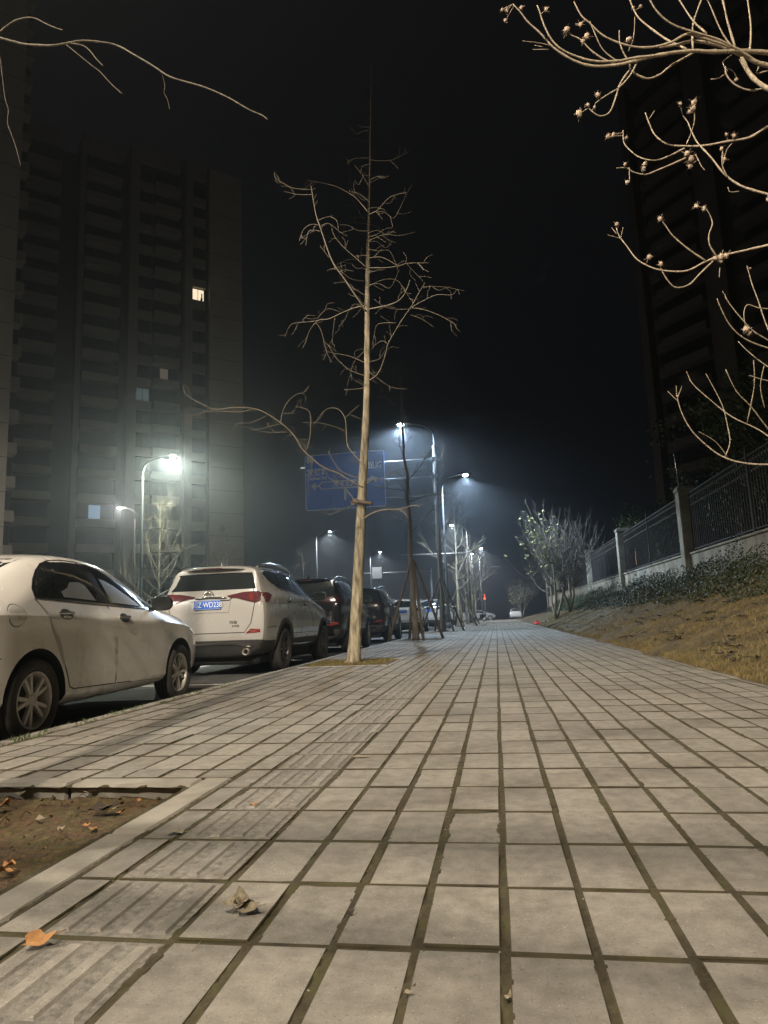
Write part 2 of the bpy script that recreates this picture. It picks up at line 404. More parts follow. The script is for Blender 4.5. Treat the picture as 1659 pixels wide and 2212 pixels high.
tag(tc.build('tactile_paving', [M['tactile'], M['paver'], M['joint']], fix=False), kind='structure')
# bedding with moss, uneven so that it rises and sinks in the joints
jn = MB()
nx, ny = 110, 520
JL = sorted([c_[0] for c_ in cols]+[2.37])
def jz(x, y):
    dx = min(abs(x-q) for q in JL); k_ = (y-PY0)/PB; dy = abs(k_-round(k_))*PB
    d = min(max(0, dx-.0135), max(0, dy-.0105))
    base = -.0026 + .0050*noise.noise(Vector((x*11, y*7, 0))) + .0040*noise.noise(Vector((x*38, y*30, 3))) + .0022*noise.noise(Vector((x*110, y*90, 3)))
    return base - (0 if dx < .014 else .0008) - d*.55
yl = [0.2+.012*i if i < 0 else None for i in range(0)]
yl = []; y = .3
while y < 92: yl.append(y); y += .0085 if 1.2 < y < 4.2 else (.02 if y < 7 else (.05 if y < 14 else .5))
xl = sorted({round(q+o, 5) for q in JL for o in (-.022, -.017, -.013, -.009, -.004, 0, .004, .009, .013, .017, .022, .09)} | {-3.2})
idx = {}
vs = [(x, y, jz(x, y)) for y in yl for x in xl]
n = len(xl)
fs = []
for i in range(len(yl)-1):
    for j in range(n-1):
        xm, ym = (xl[j]+xl[j+1])/2, (yl[i]+yl[i+1])/2
        if in_pit(xm, xm, ym, ym, -.02): continue
        if xl[j+1]-xl[j] > .05 and yl[i] < 7: pass
        fs.append((i*n+j, i*n+j+1, (i+1)*n+j+1, (i+1)*n+j))
jn.add(vs, fs, 0, True); tag(jn.build('joint_bedding', M['joint'], fix=False), kind='structure')

kb = MB()
yy = -6.0
while yy < 96:
    L = 1.0; j = rng.gauss(0, .004)
    kb.cbox(-3.31+j, -3.195+j, yy+.006, yy+L-.006, -.3, .006+rng.gauss(0, .002), .012); yy += L
# far kerb of the road and the strip beyond it
yy = -20.0
while yy < 130:
    kb.cbox(-19.75, -19.6, yy+.01, yy+2-.01, -.3, .02, .012); yy += 2
for a, b_, c, d in pits:      # flush kerb stones round the tree pits
    w = .14 if c < 5 else .07
    segs = [(b_, b_+w, c-w, d+w, 'y'), (a, b_, d, d+w, 'x')] + ([(a-w, a, c-w, d+w, 'y'), (a, b_, c-w, c, 'x')] if c > 5 else [])
    if c < 5: segs = [(b_, b_+w, .2, 1.30, 'y'), (b_, b_+w, 1.31, 2.36, 'y'), (b_, b_+w, 2.37, d+w, 'y'), (a-.2, -2.02, d, d+w, 'x'), (-2.01, b_-.004, d, d+w, 'x')]
    for x0, x1, y0, y1, ax in segs: kb.cbox(x0+.002, x1-.002, y0+.003, y1-.003, -.14, .004+rng.gauss(0, .002), .012)
tag(kb.build('kerb', M['kerb']), kind='structure')

so = MB()
for (a, b_, c, d) in pits:
    near = c < 5; n = 70 if near else 24
    a2 = a-.2 if near else a
    vs = []
    for i in range(n+1):
        for j in range(n+1):
            x = a2+(b_-a2)*j/n; y = c+(d-c)*i/n
            e = min(min(j, n-j), min(i, n-i))/n
            h = (-.055 if near else -.006) + .02*noise.noise(Vector((x*3, y*3, 1))) + .012*noise.noise(Vector((x*14, y*14, 5))) + .006*noise.noise(Vector((x*40, y*40, 5)))
            vs.append((x, y, h))
    so.add(vs, [(i*(n+1)+j, i*(n+1)+j+1, (i+1)*(n+1)+j+1, (i+1)*(n+1)+j) for i in range(n) for j in range(n)], 0, True)
tag(so.build('pit_soil', M['soil'], fix=False), kind='structure')

# embankment on the right: dry lawn rising to the fence
def bank(x, y):
    t = x-2.30
    e = .10*noise.noise(Vector((x*.9, y*.5, 0))) + .035*noise.noise(Vector((x*3.1, y*3.1, 2)))
    h = .40*t if t < 4.1 else 1.64+.10*(t-4.1)
    h *= 1.0 if y < 60 else max(.2, 1-(y-60)/50)
    return h + e*min(1, t/1.2) if t > 0 else -.02
bk = MB(); nx, ny = 54, 220
xl = [2.26+.22*i*(1+.02*i) for i in range(nx)]
vs = []; 
for i in range(ny):
    y = -1 + 97*(i/(ny-1))**1.35
    for j, x in enumerate(xl):
        xe = x + (.11*noise.noise(Vector((1.7, y*1.1, 0))) + .05*noise.noise(Vector((5, y*4, 0))) if j < 3 else 0)
        vs.append((xe, y, bank(x, y)+(.004 if j else 0)))
bk.add(vs, [(i*nx+j, i*nx+j+1, (i+1)*nx+j+1, (i+1)*nx+j) for i in range(ny-1) for j in range(nx-1)], 0, True)
tag(bk.build('embankment', M['dry_ground'], fix=False), kind='structure')
lw = MB().add([(-60, -30, -.0), (-19.75, -30, -.0), (-19.75, 140, -.0), (-60, 140, -.0)], [(0, 1, 2, 3)])
tag(lw.build('far_pavement', M['paver'], fix=False), kind='structure')

# grass blades on the embankment
def blades(n, fn, hmin, hmax, seed, spread=.02, k=4, w=.004):
    r = random.Random(seed); m = MB()
    for _ in range(n):
        x, y, z = fn(r)
        for _ in range(k):
            a = r.random()*6.283; h = r.uniform(hmin, hmax); px = x+r.gauss(0, spread); py = y+r.gauss(0, spread)
            lx, ly = r.gauss(0, .6)*h, r.gauss(0, .6)*h; dx, dy = cos(a)*w, sin(a)*w
            b = len(m.v)
            m.v += [(px-dx, py-dy, z-.01), (px+dx, py+dy, z-.01), (px+lx*.45+dx*.6, py+ly*.45+dy*.6, z+h*.6), (px+lx*.45-dx*.6, py+ly*.45-dy*.6, z+h*.6), (px+lx, py+ly, z+h)]
            m.f += [(b, b+1, b+2, b+3), (b+3, b+2, b+4)]; m.m += [0, 0]; m.s += [False, False]
    return m
def gp(r):
    while True:
        y = 3.5 + 40*r.random()**1.8; x = 2.33 + 4.1*r.random()
        if r.random() < .55 + .6*noise.noise(Vector((x*1.4, y*.8, 7))): break
    return x, y, bank(x, y)
def ge(r):
    y = 4.5+45*r.random()**1.6; x = 2.33+abs(r.gauss(0, .09)) + .1*noise.noise(Vector((1.7, y*1.1, 0)))
    return x, y, max(0, bank(x, y))
gm = blades(26000, gp, .018, .06, 3, .03, 4, .0035)
g2 = blades(2600, ge, .012, .045, 5, .025, 4, .003)
gm.add(g2.v, g2.f)
tag(gm.build('dry_grass', M['grass'], fix=False), 'short dry yellow-brown grass covering the embankment by the fence', 'grass', kind='stuff')
def gt(r):
    q = r.random()
    if q < .5: return -3.22+r.gauss(0, .03), 3.2+r.random()**2*5, -.01
    if q < .8: return r.uniform(-3.1, -1.8), r.uniform(10.8, 12.2), 0
    return r.uniform(-3.1, -1.9), r.uniform(21.7, 23.3), 0
tag(blades(260, gt, .02, .05, 9, .015, 5, .004).build('weeds', M['weed'], fix=False), 'small green weeds sprouting along the kerb joint beside the sedan', 'weeds', kind='stuff')
def g3(r):
    return r.uniform(-3.1, -1.8), r.uniform(10.8, 12.2), 0
tag(blades(900, g3, .015, .05, 12, .02, 4, .004).build('pit_grass', M['grass'], fix=False), 'dry grass litter in the soil round the front tree', 'grass', kind='stuff')

# dark clods and fallen leaves lying in the dry lawn: one mass of litter
def leaf_mesh(m, c, s, ang, r, curl=.25, pitch=0.0):
    """a lobed leaf with thickness-free blade, midrib fold and curled rim"""
    n = 11; vs = [Vector((0, 0, .004))]
    for k in range(n):
        a = 2*pi*k/n; rr = s*(.62+.38*abs(cos(a*1.5+.4)))*(1.15 if k == 0 else 1)*r.uniform(.82, 1.12)
        x, y = rr*cos(a), rr*sin(a)*.72
        vs.append(Vector((x, y, curl*s*r.uniform(.1, 1)*(rr/s)**2)))
    R = Matrix.Rotation(ang, 3, 'Z') @ Matrix.Rotation(pitch, 3, 'X')
    vs = [R @ p + Vector(c) for p in vs]
    m.add(vs, [(0, 1+k, 1+(k+1) % n) for k in range(n)], 0, True)
    t = R @ Vector((s*1.0, 0, .003)) + Vector(c); t2 = R @ Vector((s*1.7, s*.12, .004)) + Vector(c)
    m.tube([t, t2], s*.03, 4)
r = random.Random(21); lt = MB()
for _ in range(230):
    y = 7+26*r.random()**1.3; x = r.uniform(2.5, 5.6)
    for _k in range(r.randint(1, 4)): leaf_mesh(lt, (x+r.gauss(0, .05), y+r.gauss(0, .09), bank(x, y)+.035), r.uniform(.035, .085), r.random()*6.28, r, .5)
for _ in range(60):
    y = 32+10*r.random(); x = r.uniform(2.6, 4.6)
    leaf_mesh(lt, (x, y, bank(x, y)+.012), r.uniform(.03, .07), r.random()*6.28, r, .5)
tag(lt.build('leaf_litter', M['leaf_dark'], fix=False), 'dark withered leaves scattered over the dry lawn', 'leaf litter', kind='stuff')
# ------------------------------------------------------------------ cars
def paint(name, col, rough=.22, flake=0.0):
    m = nmat(name, [tuple(c*.93 for c in col), col], 2.2, 6, (rough, rough+.12), 0, coat=1.0, spots=(6, .6, .85, tuple(c*.8 for c in col), .12))
    return m
def dim(m):
    b = m.node_tree.nodes['Principled BSDF']; b.inputs['Coat Weight'].default_value = .25; b.inputs['Specular IOR Level'].default_value = .25; return m
M['white_paint'] = paint('white car paint', (.70, .675, .63))
M['white_paint2'] = paint('pearl white car paint', (.34, .328, .308))
M['black_paint'] = dim(paint('black car paint', (.007, .007, .008), .06))
M['grey_paint'] = dim(paint('dark grey car paint', (.010, .010, .012), .06))
M['silver_paint'] = paint('silver car paint', (.36, .36, .36), .3)
M['plastic'] = nmat('black plastic cladding', [(.018, .018, .018), (.035, .034, .032)], 30, 5, (.55, .7), .2, 200)
M['trim_black'] = mat('gloss black trim', (.012, .012, .012), .18, 0, coat=.5)
M['glass'] = mat('tinted car glass', (.014, .017, .018), .05, 0, coat=1.0)
M['glass_pale'] = nmat('pale car glass', [(.17, .165, .135), (.24, .235, .195)], 3, 5, (.25, .4), 0, coat=.8)  # paler glass colour laid over parts of the sedan's side windows
M['chrome'] = mat('chrome', (.62, .60, .56), .14, 1.0)
M['rubber'] = nmat('tyre rubber', [(.030, .028, .026), (.055, .05, .045)], 9, 6, (.8, .95), .3, 90)
M['alloy'] = nmat('alloy wheel', [(.48, .46, .42), (.60, .57, .52)], 8, 5, (.35, .45), 0, metal=.4)
M['alloy_dark'] = nmat('dark alloy wheel', [(.06, .06, .06), (.11, .105, .10)], 8, 5, (.3, .4), 0, metal=.6)
M['well'] = mat('wheel well liner', (.012, .012, .012), .9)
M['tail_red'] = mat('red tail lamp lens', (.085, .024, .028), .08, 0, coat=1.0)
M['tail_dark'] = mat('smoked tail lamp lens', (.035, .008, .009), .08, 0, coat=1.0)
M['tail_bright'] = mat('red reflector', (.16, .02, .018), .15, 0, coat=1.0)
M['tail_on'] = mat('lit red tail lamp', (.5, .02, .02), .3, 0, (1, .1, .05), 2.0)
M['clear_lens'] = mat('clear lamp lens', (.30, .31, .32), .1, .3, coat=1.0)
M['plate_blue'] = mat('blue number plate', (.03, .12, .50), .35)
M['plate_white'] = mat('plate lettering', (.75, .78, .8), .4)
M['disc'] = mat('brake disc', (.10, .095, .09), .4, .8)

def evaluated(o):
    bpy.context.view_layer.update()
    me = bpy.data.meshes.new_from_object(o.evaluated_get(bpy.context.evaluated_depsgraph_get()))
    return me

def car_body(stations, rear_bulge, front_bulge, mats, clad_k, arches, creases, level=2, rear_crease=.5, front_crease=.25):
    """stations: (y, [(x,z)]*9, optional [dy]*9) from the rear to the front; returns a mesh and its BVH"""
    m = MB(); S = len(stations); K = 10; RN = 18
    def ring(st):
        y, pts = st[0], st[1]; dy = st[2] if len(st) > 2 else [0]*10
        out = [(0, y+dy[0], pts[0][1])]
        for k in range(1, 9): out.append((pts[k-1][0], y+dy[k], pts[k-1][1]))
        out.append((0, y+dy[9], pts[8][1]))
        for k in range(8, 0, -1): out.append((-pts[k-1][0], y+dy[k], pts[k-1][1]))
        return out
    for st in stations: m.v += ring(st)
    for i in range(S-1):
        for k in range(RN):
            k2 = (k+1) % RN
            m.f.append((i*RN+k, i*RN+k2, (i+1)*RN+k2, (i+1)*RN+k)); kk = min(k, RN-1-k)
            m.m.append(1 if kk < clad_k else 0); m.s.append(True)
    for e, bulge in ((0, -rear_bulge), (S-1, front_bulge)):
        b = e*RN
        cen = {}
        for k in range(2, 8):     # centre column between the right and left rows 2..7
            p = m.v[b+k]; cen[k] = len(m.v); m.v.append((0, p[1]+bulge, p[2]))
        cen[1] = b+0; cen[8] = b+9
        for k in range(1, 8):
            L = b+RN-k; L2 = b+RN-k-1
            for q in ((b+k, b+k+1, cen[k+1], cen[k]), (cen[k], cen[k+1], L2, L)):
                q = [i for n_, i in enumerate(q) if i not in q[:n_]]
                m.f.append(tuple(q)); m.m.append(1 if k < clad_k else 0); m.s.append(True)
    m.v = [tuple(p) for p in m.v]
    o = m.build('tmp_body', mats)
    me = o.data
    cr = me.attributes.new('crease_edge', 'FLOAT', 'EDGE')
    for e in me.edges:
        a, b = e.vertices
        if a < S*RN and b < S*RN:
            ia, ka, ib, kb_ = a//RN, a % RN, b//RN, b % RN
            if ka == kb_:
                kk = min(ka, RN-ka)
                if kk in creases: cr.data[e.index].value = creases[kk]
            elif ia == ib and ia == 0: cr.data[e.index].value = rear_crease
            elif ia == ib and ia == S-1: cr.data[e.index].value = front_crease
    md = o.modifiers.new('s', 'SUBSURF'); md.levels = level; md.render_levels = level
    me2 = evaluated(o); o.modifiers.clear(); o.data = me2
    bvh = BVHTree.FromPolygons([v.co[:] for v in me2.vertices], [tuple(p.vertices) for p in me2.polygons])
    cut = MB()
    for (y, z, r) in arches:
        for s in (1, -1):
            prof = [(.001, s*.52), (r, s*.52), (r, s*1.3), (.001, s*1.3)]
            cut.lathe(prof, 40, (0, y, z), 'X', 0, False)
            e = MB()
    # close the cutters into solids
    c = cut.build('tmp_cut', mats)
    bm = bmesh.new(); bm.from_mesh(c.data); bmesh.ops.remove_doubles(bm, verts=bm.verts, dist=.004); bmesh.ops.recalc_face_normals(bm, faces=bm.faces); bm.to_mesh(c.data); bm.free()
    bo = o.modifiers.new('b', 'BOOLEAN'); bo.operation = 'DIFFERENCE'; bo.object = c; bo.solver = 'EXACT'
    me3 = evaluated(o)
    for p in me3.polygons:
        q = p.center
        for (y, z, r) in arches:
            d = math.hypot(q.y-y, q.z-z)
            if d < r*1.012 and abs(q.x) > .50 and (abs(p.normal.x) < .35 or abs(abs(q.x)-.52) < .01): p.material_index = 2; p.use_smooth = False; break
        else: p.use_smooth = True
    bpy.data.objects.remove(o); bpy.data.objects.remove(c)
    return me3, bvh

def rounded(poly, n=3):
    """closed Catmull-Rom through the polygon's points"""
    N = len(poly); out = []
    for i in range(N):
        a, b, c, d = poly[i-1], poly[i], poly[(i+1) % N], poly[(i+2) % N]
        for k in range(n):
            t = k/n
            out.append(tuple(.5*((2*q)+(-p+r_)*t+(2*p-5*q+4*r_-s)*t*t+(-p+3*q-3*r_+s)*t**3) for p, q, r_, s in zip(a, b, c, d)))
    return out

def patch(name, poly, bvh, axis, off, m, parent, thick=.008, step=.06, label=None):
    """a panel laid on the body: polygon in (y,z) for the sides ('R','L'), in (x,z) for 'B' (rear) and 'F' (front)"""
    bm = bmesh.new()
    f = bm.faces.new([bm.verts.new((a, 0, b)) for a, b in poly])
    bmesh.ops.triangulate(bm, faces=bm.faces[:])
    a0, a1 = min(p[0] for p in poly), max(p[0] for p in poly); b0, b1 = min(p[1] for p in poly), max(p[1] for p in poly)
    for ax, lo, hi in ((0, a0, a1), (2, b0, b1)):
        k = int((hi-lo)/step)
        for i in range(1, k+1):
            co = [0, 0, 0]; co[ax] = lo+(hi-lo)*i/(k+1); no = [0, 0, 0]; no[ax] = 1
            bmesh.ops.bisect_plane(bm, geom=bm.verts[:]+bm.edges[:]+bm.faces[:], dist=1e-5, plane_co=co, plane_no=no)
    def pj(a, b, o_):
        if axis == 'R': O, D = Vector((3, a, b)), Vector((-1, 0, 0))
        elif axis == 'L': O, D = Vector((-3, a, b)), Vector((1, 0, 0))
        elif axis == 'B': O, D = Vector((a, -4, b)), Vector((0, 1, 0))
        else: O, D = Vector((a, 7, b)), Vector((0, -1, 0))
        h = bvh.ray_cast(O, D)
        return None if h[0] is None else h[0] - D*o_
    be = [e for e in bm.edges if len(e.link_faces) == 1]
    src = {v: (v.co.x, v.co.z) for v in bm.verts}
    ret = bmesh.ops.extrude_edge_only(bm, edges=be)
    nv = [g for g in ret['geom'] if isinstance(g, bmesh.types.BMVert)]
    inner = set(nv); bad = []
    for v in bm.verts:
        p = pj(v.co.x, v.co.z, off-thick if v in inner else off)
        if p is None: bad.append(v)
        else: v.co = p
    if bad: bmesh.ops.delete(bm, geom=bad, context='VERTS')
    bmesh.ops.recalc_face_normals(bm, faces=bm.faces)
    me = bpy.data.meshes.new(name); bm.to_mesh(me); bm.free()
    me.materials.append(m)
    for p in me.polygons: p.use_smooth = len(p.vertices) < 4 or True
    me.set_sharp_from_angle(angle=R_(50))
    o = bpy.data.objects.new(name, me); COL.objects.link(o); o.parent = parent
    if label: o['label'] = label
    return o

def band(pts, w):
    """closed outline of a polyline of width w"""
    L, Rr = [], []
    for i, p in enumerate(pts):
        a = pts[max(i-1, 0)]; b = pts[min(i+1, len(pts)-1)]
        dx, dy = b[0]-a[0], b[1]-a[1]; l = math.hypot(dx, dy) or 1; nx_, ny_ = -dy/l*w/2, dx/l*w/2
        L.append((p[0]+nx_, p[1]+ny_)); Rr.append((p[0]-nx_, p[1]-ny_))
    return L + Rr[::-1]

def arc_band(cy, cz, r0, r1, a0, a1, n=22):
    o = [(cy+r1*cos(R_(a0+(a1-a0)*i/n)), cz+r1*sin(R_(a0+(a1-a0)*i/n))) for i in range(n+1)]
    i_ = [(cy+r0*cos(R_(a0+(a1-a0)*i/n)), cz+r0*sin(R_(a0+(a1-a0)*i/n))) for i in range(n+1)]
    return o + i_[::-1]

def wheel(parent, x, y, r, rr, w, style, spin=0.0, flip=False):
    s = -1 if flip else 1
    def T(m):   # local wheel space has its outer face towards +x
        m.v = [(x+s*p[0], y+(p[1]*cos(spin)-p[2]*sin(spin)), r+(p[1]*sin(spin)+p[2]*cos(spin))) for p in m.v]; return m
    hub = T(MB().lathe([(.001, .02), (rr*.62, .02), (rr*.62, -.02), (rr*.9, -.06), (rr*.9, -.08), (.001, -.08)], 24, (0, 0, 0), 'X')).build('wheel', M['disc'], parent)
    h = w/2
    prof = [(rr-.004, h*.72), (rr+.008, h*.90), (rr+(r-rr)*.45, h*1.02), (r-.03, h*.97), (r-.008, h*.84), (r, h*.66), (r, h*.42), (r-.008, h*.40), (r-.008, h*.34), (r, h*.32), (r, h*.06), (r-.008, h*.05), (r-.008, -h*.05), (r, -h*.06),
            (r, -h*.32), (r-.008, -h*.34), (r-.008, -h*.4), (r, -h*.42), (r, -h*.66), (r-.03, -h*.97), (rr, -h*.9)]
    T(MB().lathe(prof, 48, (0, 0, 0), 'X')).build('tyre', M['rubber'], hub)
    rim = MB().lathe([(rr-.002, h*.74), (rr-.004, h*.83), (rr-.016, h*.83), (rr-.022, h*.70), (rr-.035, h*.3), (rr-.045, -h*.8)], 48, (0, 0, 0), 'X')
    def spoke(a, aw, r0, r1, w0, w1, x0, x1, th=.022):
        c, s_ = cos(a), sin(a)
        def P(rad, t, xx): return (xx, rad*c - t*s_, rad*s_ + t*c)
        n = 4; vs = []
        for i in range(n+1):
            t = i/n; rad = r0+(r1-r0)*t; ww = w0+(w1-w0)*t + .004*sin(pi*t); xx = x0+(x1-x0)*t**.8; o_ = aw*(t)
            vs += [P(rad, o_-ww, xx-th), P(rad, o_-ww*.75, xx), P(rad, o_+ww*.75, xx), P(rad, o_+ww, xx-th)]
        fs = [(i*4+k, i*4+(k+1) % 4, (i+1)*4+(k+1) % 4, (i+1)*4+k) for i in range(n) for k in range(4)] + [(0, 1, 2, 3), (n*4+3, n*4+2, n*4+1, n*4)]
        rim.add(vs, fs)
    if style == 'double5':
        for i in range(5):
            a = 2*pi*i/5+pi/2
            spoke(a-.10, -.024, .035, rr-.012, .015, .017, h*.62, h*.66); spoke(a+.10, .024, .035, rr-.012, .015, .017, h*.62, h*.66)
        rim.lathe([(.001, h*.66), (.03, h*.66), (.062, h*.60), (.068, h*.4)], 20, (0, 0, 0), 'X')
        for i in range(5):
            a = 2*pi*i/5+pi/2+pi/5; rim.lathe([(.001, h*.64), (.009, h*.64), (.009, h*.5)], 6, (0, .05*cos(a), .05*sin(a)), 'X')
    else:
        nsp = 10 if style == 'multi' else 7
        for i in range(nsp):
            a = 2*pi*i/nsp+pi/2; w_ = .011 if i % 2 or style != 'multi' else .016
            spoke(a, .03 if style == 'multi' else .05, .04, rr-.012, w_*1.3, w_, h*.60, h*.68)
        rim.lathe([(.001, h*.66), (.035, h*.66), (.06, h*.60), (.066, h*.4)], 20, (0, 0, 0), 'X')
    T(rim).build('rim', M['alloy'] if style == 'double5' else M['alloy_dark'] if style == 'multi' else M['alloy'], hub)
    return hub

def text_part(s, size, loc, rot, m, parent, name='lettering', ext=.002, align='CENTER', font=None, sx=1.0, bold=0.0):
    cu = bpy.data.curves.new(name, 'FONT'); cu.body = s; cu.size = size; cu.extrude = ext
    cu.offset = bold
    cu.align_x = align; cu.align_y = 'CENTER'; cu.resolution_u = 3
    o = bpy.data.objects.new(name, cu); COL.objects.link(o)
    bpy.context.view_layer.update()
    me = bpy.data.meshes.new_from_object(o.evaluated_get(bpy.context.evaluated_depsgraph_get()))
    me.transform(Matrix.Diagonal((sx, 1, 1, 1)))
    bpy.data.objects.remove(o); me.materials.clear(); me.materials.append(m)
    o = bpy.data.objects.new(name, me); COL.objects.link(o)
    o.parent = parent; o.location = loc; o.rotation_euler = rot
    return o

def mirror_part(parent, x, y, z, body_mat, side=1, size=1.0):
    m = MB(); n = 14
    # housing: squashed ellipsoid, flat towards the rear
    prof = []
    for i in range(8):
        t = i/7; prof.append((cos(t*pi/2)*1.0 if i < 7 else .001, sin(t*pi/2)))
    vs = []
    for rr_, dd in [(.96, -.12)] + prof:
        for k in range(n):
            a = 2*pi*k/n; ca, sa = cos(a), sin(a)
            q = (abs(ca)**.7*(1 if ca > 0 else -1), abs(sa)**.7*(1 if sa > 0 else -1))
            vs.append((x+side*(.115*size*q[0]*rr_), y+.11*dd*size, z+.078*size*q[1]*rr_))
    fs = [(i*n+k, i*n+(k+1) % n, (i+1)*n+(k+1) % n, (i+1)*n+k) for i in range(8) for k in range(n)]
    m.add(vs, fs, 0, True)
    h = m.build('wing_mirror', body_mat, parent)
    g = MB(); vs = []
    for rr_, dd in ((1.0, -.02), (.97, -.13), (.90, -.125), (.001, -.10)):
        for k in range(n):
            a = 2*pi*k/n; ca, sa = cos(a), sin(a)
            q = (abs(ca)**.7*(1 if ca > 0 else -1), abs(sa)**.7*(1 if sa > 0 else -1))
            vs.append((x+side*(.112*size*q[0]*rr_), y+.11*dd*size, z+.075*size*q[1]*rr_))
    g.add(vs, [(i*n+k, i*n+(k+1) % n, (i+1)*n+(k+1) % n, (i+1)*n+k) for i in range(3) for k in range(n)], 0, True)
    g.build('mirror_glass', M['glass'], h)
    MB().tube([(x-side*.17, y+.06, z-.06), (x-side*.06, y+.04, z-.045)], [.022, .028], 8).build('mirror_arm', M['trim_black'], h)
    return h

def handle(door, bvh, side, y, z, L=.19):
    ax = 'R' if side > 0 else 'L'
    patch('handle_recess', rounded([(y-.09, z-.015), (y-.04, z+.035), (y+.05, z+.035), (y+.09, z-.01), (y+.05, z-.045), (y-.04, z-.045)]), bvh, ax, .0085, M['plastic'], door, .004)
    h = bvh.ray_cast(Vector((side*3, y, z)), Vector((-side, 0, 0)))[0]
    if h is None: return
    def hx(yy, o):
        q = bvh.ray_cast(Vector((side*3, yy, z)), Vector((-side, 0, 0)))[0]
        return (q.x if q else h.x)+side*o
    pts = [(hx(y-L*.52, .006), y-L*.52, z+.004), (hx(y-L*.4, .030), y-L*.40, z+.006), (hx(y, .038), y, z+.006), (hx(y+L*.4, .030), y+L*.40, z+.004), (hx(y+L*.52, .006), y+L*.52, z)]
    MB().tube(spline(pts, 3), .0125, 8).build('handle', M['chrome'], door)

